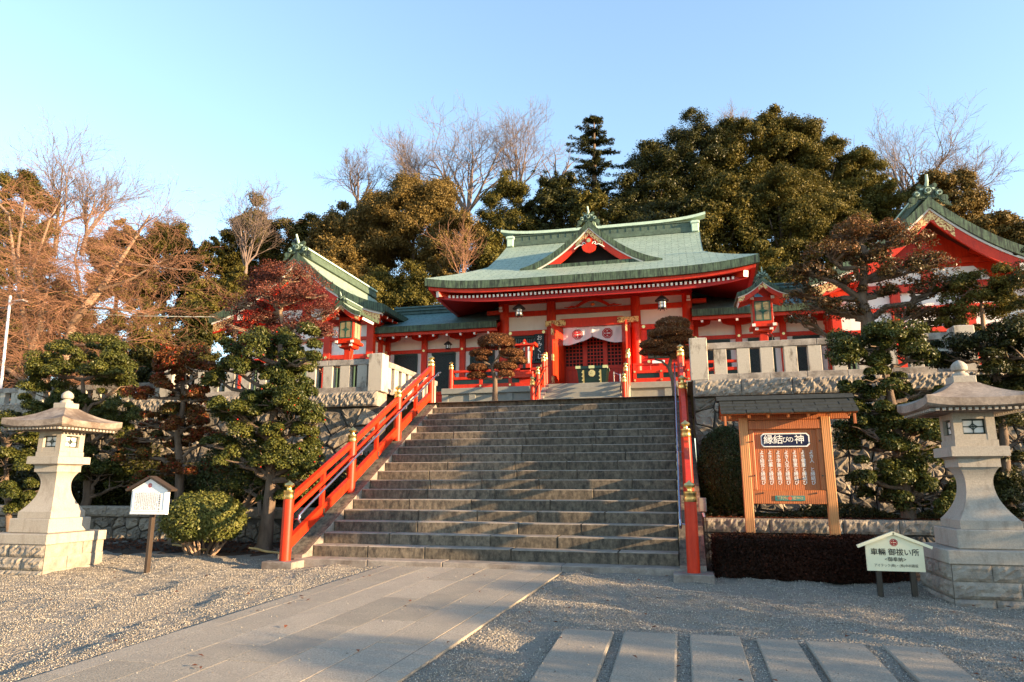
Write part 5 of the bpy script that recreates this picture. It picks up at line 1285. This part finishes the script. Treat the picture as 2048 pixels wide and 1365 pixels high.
pad_tree('garden_tree', 'dark evergreen garden tree spreading behind the left stone lantern', (-12.2,2.4,gz(2.2)), pl([(175,1000),(178,900),(170,830),(165,760)],2.4),
    pads_px([(165,722,85,34),(110,740,50,24),(215,745,42,22),(100,790,55,18),(225,775,45,16),(140,805,40,16),(225,830,50,16),(60,830,50,18),(215,860,55,18),(200,945,52,18),(250,960,36,14),(225,900,50,16),(120,860,50,26),(180,830,50,24)],2.4,gr=1.22), LF_BED, dens=5000, rad=.11)
pad_tree('garden_tree', 'low dark leafy tree at the left edge behind the stone lantern base', (-13.2,1.3,gz(1.3)), pl([(20,1080),(15,1000),(10,900)],1.3),
    pads_px([(20,880,60,26),(10,930,60,26),(45,985,48,20),(-20,960,50,30),(30,860,50,16),(50,1020,40,18)],1.3), LF_BED, dens=4800, rad=.09)
def bush(name, label, c, r, n, leaf, mat, stems=8, zmin=-.55, group=None, rough=.10):
    t = thing(name, label, 'shrub', (c[0],c[1],gz(c[1]) if c[1] < 1.6 else c[2]-r[2]*.9), group)
    C, N = ell(c, r, n, .80, zmin); ph = np.sin(C[:,0]*9+C[:,2]*7)*np.sin(C[:,1]*8-C[:,2]*5); C = np.array(c)+(C-np.array(c))*(1+rough*.6*ph+rng.normal(size=len(C))*rough*.35)[:,None]
    mk_crown(t, C, N, leaf[0], leaf[1], mat, up=.25)
    mb = MB(); z0 = t.location.z-.05
    for k in range(stems):
        a = 6.28*k/stems+rnd.random(); b = (c[0]+.22*math.cos(a)*r[0], c[1]+.22*math.sin(a)*r[1], z0)
        for q in range(3):
            a2 = a+rnd.uniform(-.5,.5); mb.tube(gnarl(b, (c[0]+r[0]*.72*math.cos(a2), c[1]+r[1]*.72*math.sin(a2), c[2]+rnd.uniform(-.4,.2)*r[2]), 4, .12, k*7+q), [.022,.018,.014,.01,.006], 6)
    mb.build('stems', BARK_P, t, True); return t
bush('round_bush', 'sunlit round-clipped bush with pale bare stems left of the stairs', (-7.70,.62,.60), (.70,.60,.45), 16000, (.048,.026), LF_BUSH, 9, -.75)
bush('azalea_bush', 'dark dome-clipped azalea tucked between the two cloud-pruned trees on the left', (-7.95,1.75,1.32), (.78,.6,.72), 7000, (.050,.024), LF_AZALEA, 6, -.5, rough=.05)
bush('azalea_bush', 'tall dark round-clipped bush between the right stair railing and the timber notice board', (.80,2.55,1.36), (.47,.44,.80), 20000, (.036,.019), LF_AZALEA, 3, -.8, rough=.04)
# hedge in front of the notice board
t = thing('clipped_hedge', 'long low dark flat-topped hedge in front of the timber notice board', 'hedge', (1.35,.35,gz(.35)))
hx0, hx1, hy0, hy1, hz1 = .47, 2.72, -.02, .72, .50
n = 26000; a = rng.random(n); face = rng.random(n); C = np.empty((n,3)); N = np.zeros((n,3)); u = hx0+(hx1-hx0)*a; b = rng.random(n)
top = face < .33; fr_ = (face >= .33) & (face < .80); en = face >= .80
C[top] = np.stack([u[top], hy0+(hy1-hy0)*b[top], hz1+.012*np.sin(u[top]*9)+rng.normal(size=top.sum())*.012],1); N[top] = (0,0,1)
bow = .10*np.sin(math.pi*np.clip((u-hx0)/(hx1-hx0),0,1))
C[fr_] = np.stack([u[fr_], hy0-bow[fr_]+rng.normal(size=fr_.sum())*.018+.05*(1-b[fr_]), gz(.2)+(hz1-gz(.2))*b[fr_]],1); N[fr_] = (0,-1,0)
m = en.sum(); C[en] = np.stack([np.where(rng.random(m) < .5, hx0, hx1)+rng.normal(size=m)*.018, hy0+(hy1-hy0)*rng.random(m), gz(.2)+(hz1-gz(.2))*b[en]],1); N[en] = (1,0,0)
mk_crown(t, C, N, .038, .017, LF_HEDGE, 'foliage', .1, .6)
mb = MB(); mb.box(hx0+.06, hx1-.06, hy0+.02, hy1-.05, gz(.2)-.05, hz1-.04); mb.build('dark_core', M('hedge_core', (.012,.008,.006), .9), t)  # near-black solid box filling the hedge
# right bed
pad_tree('garden_tree', 'tall dark cloud-pruned tree between the notice board and the right stone lantern', (3.30,1.9,.55), pl([(1812,985),(1800,900),(1785,810),(1770,740),(1765,690)],1.9),
    pads_px([(1765,698,78,30),(1720,715,50,22),(1815,712,44,24),(1772,765,60,18),(1715,790,42,14),(1830,785,44,18),(1760,825,55,16),(1820,842,48,20),(1735,855,40,14),(1850,890,46,22),(1790,905,40,18),(1860,945,48,26),(1810,965,40,18),(1730,950,42,18),(1790,1000,46,18),(1880,985,34,20),(1740,890,46,22),(1850,830,46,26),(1700,830,34,18),(1840,1000,50,26),(1760,960,50,26),(1790,860,60,24)],1.9,.8,gr=1.28), LF_BED, dens=5200, rad=.10)
pad_tree('garden_tree', 'dark evergreen tree behind and right of the right stone lantern', (4.9,2.3,.6), pl([(2010,1000),(2010,900),(2000,800),(1985,720)],2.3),
    pads_px([(1985,690,85,34),(1935,715,50,26),(2045,700,60,40),(2000,752,60,22),(2040,800,60,24),(2030,870,60,30),(2010,930,50,22),(2040,990,60,34),(1970,960,36,18),(1985,1030,40,20),(2090,760,60,40),(1960,860,50,30),(1950,1000,46,30),(2000,1010,50,30)],2.3,.8,gr=1.25), LF_DARK, dens=4600, rad=.10)
# trees on the terrace
pad_tree('garden_tree', 'maroon-leaved garden tree with gnarled limbs in front of the left wing hall', (-10.1,6.5,PZ), pl([(566,700),(570,660),(560,625),(575,590)],6.5),
    pads_px([(575,552,62,16),(520,575,42,16),(620,590,46,18),(560,600,60,18),(490,612,40,14),(640,628,36,14),(530,640,50,16),(605,650,45,14),(480,655,36,16),(650,668,34,10),(550,680,60,12),(500,690,38,14),(640,735,40,12)],6.5,.8), LF_MAROON, leaf=(.060,.025), dens=1300, rad=.11, lacy=True, thick=1.6, bark=BARK_P)
pad_tree('garden_tree', 'wide gnarled tree with sparse brownish leaves in front of the right wing hall', (4.1,6.6,PZ), pl([(1738,690),(1735,640),(1722,600),(1728,560),(1725,510)],6.6),
    pads_px([(1725,470,70,16),(1790,485,60,18),(1660,505,52,16),(1850,525,46,18),(1620,540,42,16),(1740,520,60,14),(1800,545,50,16),(1680,560,50,14),(1600,585,36,14),(1860,580,50,18),(1760,585,46,12),(1640,612,38,16),(1830,625,46,16),(1875,640,40,14),(1690,628,44,14),(1600,640,26,12)],6.6,.8), LF_BROWN, leaf=(.068,.029), dens=1250, rad=.19, lacy=True, thick=1.6)
pad_tree('garden_tree', 'small yellowish-green leafy tree right of the wide gnarled tree on the terrace', (6.5,6.3,PZ), pl([(1968,670),(1965,630),(1962,600)],6.3),
    pads_px([(1965,572,70,26),(1910,590,40,26),(2020,590,46,28),(1960,615,70,22),(1900,640,30,22),(2030,630,40,22),(1930,655,30,14),(1850,690,40,30),(1900,700,30,20)],6.3,.8), LF_OLIVE, leaf=(.065,.028), dens=2000, rad=.07, bark=BARK_P)
pad_tree('garden_tree', 'dark blurred conifer bough at the right edge above the small yellowish tree', (7.6,5.6,PZ), pl([(2105,660),(2100,600),(2090,560)],5.6),
    pads_px([(2065,560,46,26),(2080,600,46,26),(2100,530,50,40),(2060,630,34,20)],5.6), LF_DARK, leaf=(.06,.02), dens=1500, rad=.08)
def niwaki(label, base, tr, P, Y):
    return pad_tree('clipped_tree', label, base, pl(tr, Y), pads_px(P, Y, .85, .10, .92), LF_NIWAKI, leaf=(.045,.020), dens=5200, rad=.085, twigs=False, smooth_pads=True, group='clipped bronze trees in front of the hall')
niwaki('bronze-leaved clipped tree with spaced cushions, left of the inner steps', (-4.56,7.5,PZ), [(990,790),(990,760),(984,735),(1000,710),(998,690)],
    [(993,685,42,19),(962,707,26,9),(1024,707,28,10),(964,718,14,6),(1036,722,22,10),(955,737,24,9),(1012,733,26,10),(954,752,22,9),(1012,748,18,8)], 7.5)
niwaki('fuller bronze-leaved clipped tree beside the right stair railing, in front of the veranda', (-.02,7.5,PZ), [(1350,785),(1346,760),(1338,735),(1344,710),(1340,690)],
    [(1345,650,38,17),(1340,668,48,14),(1355,680,36,14),(1310,690,34,12),(1345,702,44,12),(1300,705,24,8),(1365,712,26,10)], 7.5)

# bare and twiggy trees
def segs_mesh(name, segs, parent, mat, n=3):
    A = np.array([s[0] for s in segs]); B = np.array([s[1] for s in segs]); r0 = np.array([s[2] for s in segs]); r1 = np.array([s[3] for s in segs])
    d = B-A; d /= np.linalg.norm(d,axis=1)[:,None]+1e-9; ref = np.where(np.abs(d[:,2:3]) > .9, np.array([[1.,0,0]]), np.array([[0,0,1.]])); a = np.cross(d, ref); a /= np.linalg.norm(a,axis=1)[:,None]; b = np.cross(d, a)
    V = []
    for P, r_ in ((A,r0),(B,r1)):
        for k in range(n): t_ = 2*math.pi*k/n; V.append(P+(a*math.cos(t_)+b*math.sin(t_))*r_[:,None])
    V = np.stack(V,1).reshape(-1,3); m = len(segs); fb_ = np.array([[k,(k+1)%n,n+(k+1)%n,n+k] for k in range(n)])
    return np_mesh(name, V, (np.arange(m)[:,None,None]*2*n+fb_[None]).reshape(-1,4), mat, parent)
def grow(out, p, d, L, r, lev, mx, rr, spread, trop, kids, rmin):
    n = 6 if lev < 2 else 4; p = Vector(p); d = Vector(d).normalized(); start = 1 if lev else 2
    for i in range(n):
        d = (d+Vector((rr.gauss(0,1),rr.gauss(0,1),rr.gauss(0,1)))*(.10+.03*lev)+Vector((0,0,trop))).normalized(); q = p+d*L/n; ra = r*(1-.62*i/n); rb = r*(1-.62*(i+1)/n)
        out.append((tuple(p), tuple(q), max(ra,rmin), max(rb,rmin), lev)); p = q
        if lev < mx and i >= start:
            for _ in range(kids if lev else kids+1):
                if rr.random() < .85:
                    ax = d.cross(Vector((rr.gauss(0,1),rr.gauss(0,1),rr.gauss(0,1)))).normalized(); ang = R(rr.uniform(spread*.6,spread*1.3)); nd = d*math.cos(ang)+ax*math.sin(ang)
                    grow(out, p, nd, L*rr.uniform(.45,.68), rb*.6, lev+1, mx, rr, spread, trop, kids, rmin)
def bare_tree(label, base, h, seed, spread=34, trop=.05, kids=2, mx=4, r=.16, rmin=.0065, fork=.18, limbs=6, mat=None, lean=(0,0), group='bare winter trees on the skyline', name='bare_tree'):
    t = thing(name, label, 'tree', base, group); rr = random.Random(seed); out = []
    B = Vector(base); th = h*fork; out.append((tuple(B-Vector((0,0,.4))), tuple(B+Vector((lean[0]*.3,lean[1]*.3,1)).normalized()*th), r, r*.8, 0)); top = Vector(out[0][1])
    for q in range(limbs):
        az = 6.283*q/limbs+rr.uniform(-.5,.5); tl = math.tan(R(rr.uniform(.25,1.0)*spread*1.25)) if q else .08
        d = Vector((math.cos(az)*tl+lean[0]*.8, math.sin(az)*tl*.8+lean[1], 1)).normalized()
        grow(out, top-Vector((0,0,th*rr.uniform(0,.4))), d, (h-th)*rr.uniform(.50,.66)*(1 if q else 1.05), r*rr.uniform(.42,.62), 1, mx, rr, spread, trop, kids, rmin)
    tr = [s for s in out if s[4] <= 1]; br = [s for s in out if s[4] > 1]
    segs_mesh('trunk', tr, t, mat or TWIG_GREY, 6); segs_mesh('branches', br, t, mat or TWIG_GREY, 3); return t
def bare_px(label, px, pyb, pyt, Y, seed, **k):
    b = W(px,pyb,Y); h = W(px,pyt,Y)[2]-b[2]; return bare_tree(label, tuple(b), h, seed, **k)
bare_px('large bare tree fanning out above the ridge of the golden dome tree', 935, 470, 215, 34, 3, spread=40, limbs=9, kids=2, mx=4, trop=.04, r=.22)
bare_px('second bare tree leaning left of the large bare tree on the skyline', 850, 420, 250, 35, 8, spread=28, lean=(-.7,0), r=.16, mx=4)
bare_px('slender bare tree between the large bare tree and the fir', 1040, 420, 240, 35, 12, spread=24, mx=4)
bare_px('thin dead snag beside the fir tree', 1112, 400, 265, 34, 22, spread=40, kids=1, mx=3)
bare_px('small pale bare tree at the left end of the hill crest', 715, 430, 310, 34, 5, spread=30, mx=4)
bare_px('pale bare tree in front of the rust-brown dark evergreen on the left', 490, 560, 370, 27, 6, spread=30, mx=4, r=.13)
bare_px('tall bare tree rising at the far left above the pink-twigged maples', 110, 500, 285, 24, 17, spread=28, mx=4, r=.16, kids=2)
bare_px('bare tree leaning right at the left side of the sky', 165, 500, 345, 25, 29, spread=26, lean=(.45,0), mx=4)
bare_px('wide bare tree on the right skyline behind the right wing roof', 1830, 460, 245, 36, 31, spread=28, mx=4, kids=2, r=.2)
bare_px('bare tree leaning right at the right edge of the skyline', 1900, 470, 290, 35, 37, spread=28, lean=(.5,0), mx=4)
bare_px('short bare tree poking above the dark wooded mound', 1475, 300, 205, 36, 41, spread=26, mx=3)
bare_px('bare pinkish tree on the slope left of the main roof', 925, 600, 440, 23.5, 43, spread=22, mx=3, mat=TWIG_PINK, r=.075, rmin=.007, limbs=5)
bare_px('faint bare tree in the gap between left trees and the hill', 330, 520, 425, 30, 47, spread=30, mx=4)
def maple(label, limbs, Y, seed, mx=4):
    rr = random.Random(seed); base = W(*limbs[0][0], Y); t = thing('maple_tree', label, 'tree', (base[0],Y,PZ-.3), 'bare pink-twigged maples at the left'); mb = MB(); out = []
    for L, r0, r1 in [(l[0:-2], l[-2], l[-1]) for l in limbs]:
        pts = [Vector(W(px,py,Y+.05*i*(-1)**i)) for i, (px,py) in enumerate(L)]; k = len(pts); mb.tube(pts, [r0+(r1-r0)*i/(k-1) for i in range(k)], 9)
        for i in range(1, k):
            d = (pts[i]-pts[i-1]).normalized(); seg = (pts[i]-pts[i-1]).length
            for q in range(9):
                p = pts[i-1]+(pts[i]-pts[i-1])*rr.random(); az = rr.uniform(0,6.28); nd = Vector((math.cos(az),math.sin(az)*.8,rr.uniform(-.05,.45)))
                grow(out, p, nd, rr.uniform(.8,1.9), .018, 2, mx+1, rr, 34, -.015, 2, .0042)
    mb.build('trunk', BARK_P, t, True); segs_mesh('branches', out, t, TWIG_PINK, 3)
maple('pink-twigged bare maple with forked pale trunk at the left edge', [((92,800),(85,770),(72,730),(66,690),.20,.15),((66,690),(48,640),(42,590),(28,520),(18,430),.12,.03),((48,640),(38,570),(36,500),(50,400),.09,.03),((66,690),(80,660),(83,620),(78,590),(62,550),(60,480),.11,.03),((83,620),(95,580),(105,520),.06,.02),((92,800),(60,770),(10,735),(-40,700),.10,.05),((18,430),(-20,390),(-40,360),.05,.02),((62,550),(100,440),(120,400),.05,.02)], 9.3, 61, 3)
maple('pink-twigged bare maple leaning right, in front of the dark trees left of the wing hall', [((133,740),(135,690),(145,650),(170,615),(200,580),.17,.12),((200,580),(235,530),(275,470),(300,430),.10,.02),((170,615),(160,580),(158,560),.08,.04),((145,650),(128,640),(126,600),.05,.03),((200,580),(260,560),(330,520),.08,.02),((235,530),(280,530),(360,540),.05,.02),((158,560),(150,520),(160,470),.05,.02),((170,615),(240,620),(300,630),.05,.02),((135,690),(200,690),(270,680),.05,.02)], 9.6, 67, 3)

# wooded hill behind the shrine
def hill_tree(label, px, pt, pb, hw, Y, mat, seed=0, leaf=.135, dens=1.0, name='evergreen_tree', group='evergreen trees on the wooded hill'):
    top = W(px,pt,Y); bot = W(px,pb,Y); k = mpp((top+bot)/2); rx = hw*k; hgt = top[2]-bot[2]; c = (top[0], Y, bot[2]+hgt*.5); g = max(PZ, hz(top[0],Y))
    t = thing(name, label, 'tree', (top[0],Y,g), group)
    rr2 = np.random.default_rng(1000+seed); ncl = int(64*max(.6,min(2.2,rx*hgt/9))); d = sph(ncl*3); d = d[d[:,2] > -.7][:ncl]
    ph = rr2.uniform(0,6.28,3); bump_ = 1+.13*np.sin(5*d[:,0]+ph[0])*np.sin(4*d[:,2]+ph[1])+.10*np.sin(9*d[:,0]+7*d[:,1]+ph[2])
    ry_ = min(rx,2.6)*.85; Cs, Ns = [], []; kk = (.60+.34*rr2.random(len(d))**.6)*bump_
    for q in range(len(d)):
        cc = np.array(c)+d[q]*np.array((rx,ry_,hgt*.5))*kk[q]; R0_ = min(rx,hgt*.5)*rr2.uniform(.12,.30); n_ = int(2000*R0_**1.6+160)
        v = sph(n_); rad_ = np.minimum(np.abs(rr2.normal(.72,.30,n_)),1.5)[:,None]; sc_ = np.array((1,1,rr2.uniform(.55,.9)))*R0_
        P_ = cc+v*rad_*sc_; P_[:,2] -= .12*R0_*np.hypot(v[:,0],v[:,1])*rad_[:,0]
        for kf in (2.3, 5.1, 9.7): P_ = P_+(.42/kf)*np.sin(P_[:,[1,2,0]]*kf+P_[:,[2,0,1]]*kf*.6+ph)*np.array((1,.7,.8))
        Cs.append(P_); Ns.append(v)
    C2, N2 = ell(c, (rx*.78, ry_*.75, hgt*.40), 3600, .25); Cs.append(C2); Ns.append(N2); C = np.concatenate(Cs); N = np.concatenate(Ns)
    leaf = leaf*(.82+.11*(seed%4)); mk_crown(t, C, N, leaf, leaf*.55, mat, up=.3, jit=.6)
    mb = MB(); mb.tube([(top[0],Y,g-.3),(top[0]+.1,Y,(g+c[2])/2),(top[0],Y,max(c[2]+hgt*.2,g+.5))], [.22,.17,.07], 8)
    for q in range(6):
        a = q*1.05; mb.tube([(top[0],Y,max(g,c[2]-hgt*.25+.1*q)),(top[0]+rx*.6*math.cos(a),Y+rx*.5*math.sin(a),c[2]+hgt*(.02*q))], [.08,.03], 5)
    mb.build('trunk', BARK, t, True); return t
HT = [
 ('dark evergreen with a ragged crown at the left shoulder of the big wooded mound',1385,228,500,72,32,LF_DARK),  # mound's left: deep shade put into the dark leaf colour
 ('dark evergreen stepping down the left side of the big wooded mound',1300,285,540,72,31,LF_DARK),
 ('evergreen at the crest of the mound, left of its highest crown',1475,236,500,78,33,LF_HILL),
 ('highest evergreen crown of the big wooded mound',1560,222,500,72,33.5,LF_HILL),
 ('evergreen just right of the highest crown of the mound',1632,246,500,66,33,LF_HILL),
 ('golden-lit evergreen on the right shoulder of the mound',1705,288,520,62,33,LF_OLIVE),  # mound's right shoulder: sunlight put into the olive leaf colour
 ('golden-lit evergreen lowest on the right flank of the mound',1765,352,540,56,32,LF_OLIVE),
 ('dark evergreen low in the middle of the mound, above the main roof end',1440,360,600,82,28,LF_HILL),
 ('broad dark evergreen low in the mound, above the post lantern',1550,330,620,84,28,LF_HILL),
 ('dark evergreen low in the mound, left of the wide gnarled tree',1640,360,620,76,28.5,LF_HILL),
 ('dark evergreen directly behind the right end of the main ridge',1345,410,600,74,27,LF_DARK),
 ('dark evergreen behind the wide gnarled tree crown',1715,430,620,64,27.5,LF_HILL),
 ('dark evergreen right behind the middle of the main ridge',1255,390,560,66,28,LF_DARK),
 ('olive evergreen peeking over the right eave of the main roof',1530,490,640,52,25.5,LF_OLIVE),
 ('dark evergreen below the fir tree',1120,350,540,66,30,LF_DARK),
 ('small golden-leaved tree behind the dormer apex',1185,375,520,44,28,LF_OLIVE),
 ('olive evergreen with a pointed crown left of the fir',1010,348,600,58,29,LF_OLIVE),
 ('golden dome-crowned oak on the hill crest left of the main roof',830,355,560,98,29,LF_GOLD),
 ('golden-brown oak stepping down left of the dome-crowned oak',712,410,580,80,29.5,LF_GOLD),
 ('dark evergreen at the left foot of the hill crest',615,432,600,52,30,LF_HILL),
 ('golden-brown oak in front of the dome-crowned oak, near the main roof',915,425,640,72,27,LF_GOLD),
 ('olive-green tree between the left wing roof and the main eave',800,520,720,78,25,LF_OLIVE),
 ('golden-brown oak above the left wing ridge',690,480,660,72,27,LF_GOLD),
 ('olive tree just left of the main roof gable',985,450,640,46,26.5,LF_OLIVE),
 ('bright olive tree low beside the left tip of the main eave',850,560,720,50,24.5,LF_OLIVE),
 ('olive tree between the right-leaning maple and the rust-tinged evergreen',425,462,680,44,28,LF_OLIVE),
 ('rust-tinged dark evergreen standing alone left of the hill',508,408,640,62,30,LF_HILL),
 ('golden-green tree low behind the left tip of the left wing roof',430,545,720,46,23.5,LF_OLIVE),
 ('pale yellow-green tree behind the left wing gable',480,525,690,36,24,LF_OLIVE),
 ('very dark shaded evergreen mass left of the left wing hall',380,600,800,62,22,LF_DARK),  # its deep shade is put into the dark leaf colour
 ('brownish evergreen behind the right-leaning maple',345,445,660,62,29,LF_HILL),
 ('brown evergreen between the two maples, far behind',250,450,640,60,28,LF_GOLD),
 ('tall olive-brown evergreen at the far left behind the maples',55,345,640,70,22,LF_HILL),
 ('dark evergreen low behind the maple trunks',120,560,800,80,20,LF_HILL),
 ('dark evergreen cut by the left frame edge behind the light pole',-5,560,830,80,20,LF_DARK),
 ('low dark evergreen behind the low fence left of the maple trunk',200,660,830,60,19.6,LF_DARK),
 ('low dark evergreen between the right-leaning maple and the left wing',335,690,830,60,19.6,LF_DARK),
 ('dark evergreen low between maples and the left wing hall',280,600,820,70,20,LF_HILL),
 ('brown wispy evergreen behind the right wing gable',1880,335,560,70,31,LF_GOLD),
 ('second brown wispy evergreen right of the right wing gable apex',1985,420,620,62,30,LF_GOLD),
 ('dark evergreen behind the left slope of the right wing roof',1800,430,640,50,28,LF_HILL),
 ('evergreen at the far right edge behind the right wing roof',2075,440,640,52,29,LF_GOLD),
]
for i, a in enumerate(HT): hill_tree(*a, seed=i)
# layered fir
b = W(1190,540,31); tp = W(1188,236,31); k = mpp(tp); t = thing('fir_tree', 'dark layered fir tree rising above the main ridge', 'tree', tuple(b))
mb = MB(); mb.tube([tuple(b-np.array([0,0,2])), tuple((b+tp)/2), tuple(tp)], [.28,.2,.03], 8); mb.build('trunk', BARK, t, True)
Cs, Ns = [], []; rr = random.Random(9)
for lv in range(12):
    u = lv/11; z = tp[2]-.2-(tp[2]-b[2])*.80*u
    for q in range(10):
        a = rr.uniform(0,6.28); L = (.55+3.1*u**.65)*rr.uniform(.45,1.2)
        if q == 0 and lv in (3,5,7): a, L = math.pi+.3, L*1.7
        for s_ in range(6):
            f = (s_+.6)/6; c = (tp[0]+L*f*math.cos(a), 31+L*f*math.sin(a), z-.10*f+.22*f*f)
            p, nn = ell(c, (.36*(1.05-f*.5),.36*(1.05-f*.5),.13), 34, .2); Cs.append(p); Ns.append(nn)
mk_crown(t, np.concatenate(Cs), np.concatenate(Ns), .20, .05, LF_FIR, up=.6)
n = 44000
X = np.concatenate([rng.uniform(-16,-6.0,34000), rng.uniform(.42,8,10000)]); k = rng.random(n); Y = np.where(X < 0, 2.45+.95*rng.random(n), 2.2+1.1*rng.random(n)); Hh = np.where(X < 0, 1.05+.30*np.sin(X*2.1)+.22*np.sin(X*5+1), .16+.10*np.sin(X*3.1))
V, F = leaf_quads(np.stack([X,Y,.62+np.maximum(Hh,.05)*k],1), np.tile([0,-.4,.8],(n,1)), .075, .034, .3); stuff(np_mesh('bed_undergrowth', V, F, LF_DARK))
# ground cover on the slope
n = 42000; X = rng.uniform(-60,45,n); Y = rng.uniform(19.5,50,n); Z = np.array([hz(x,y) for x,y in zip(X,Y)])+rng.random(n)**2*1.3
V, F = leaf_quads(np.stack([X,Y,Z],1), np.tile([0,-.3,1.],(n,1)), .34, .17, .3); stuff(np_mesh('undergrowth', V, F, LF_HILL))
# fallen leaves in the beds
n = 5200; X = np.concatenate([rng.uniform(-13,-5.95,2600), rng.uniform(.4,5.5,2600)]); Y = np.concatenate([rng.uniform(.75,3.2,2600), rng.uniform(1.65,3.2,2600)])
Z = np.where(X < 0, np.where(Y > 2.45, .66, SL*Y+.03), np.where(Y > 1.86, .66, .68))+.01*rng.random(n)
V, F = leaf_quads(np.stack([X,Y,Z],1), np.tile([0,0,1.],(n,1)), .07, .035, .6, .25); V2 = leaf_quads(np.stack([rng.uniform(-9,5,170), rng.uniform(-6.5,-.2,170), np.zeros(170)],1), np.tile([0,0,1.],(170,1)), .05, .028, .8, .25)[0]
V2[:,2] += SL*np.repeat(V2.reshape(-1,4,3)[:,:,1].mean(1),4)+.052; V = np.concatenate([V, V2]); F = np.arange(len(V)).reshape(-1,4)
stuff(np_mesh('fallen_leaves', V, F, LITTER))

# unseen shrubs added beyond the right edge, shaped to shade the court
for i, (x, y, r_, h) in enumerate(((12.4,-8.6,1.1,2.50),(12.2,-7.0,1.0,2.72),(12.5,-5.35,1.0,2.66),(12.3,-3.9,1.0,2.62),(12.5,-2.5,1.0,2.80),(12.3,-1.05,1.0,2.78),(12.5,.4,1.0,2.74),(12.6,1.9,.95,2.60))):
    bush('shade_shrub', (('nearest','second','third','fourth','fifth','sixth','seventh','farthest')[i]+' clipped shrub of the unseen row added to shade the court'), (x,y,h*.5-.1), (r_,r_,h*.5+.1), 5200, (.10,.05), LF_BED, 5, -.95, group='unseen shrubs added to shade the court', rough=.05)
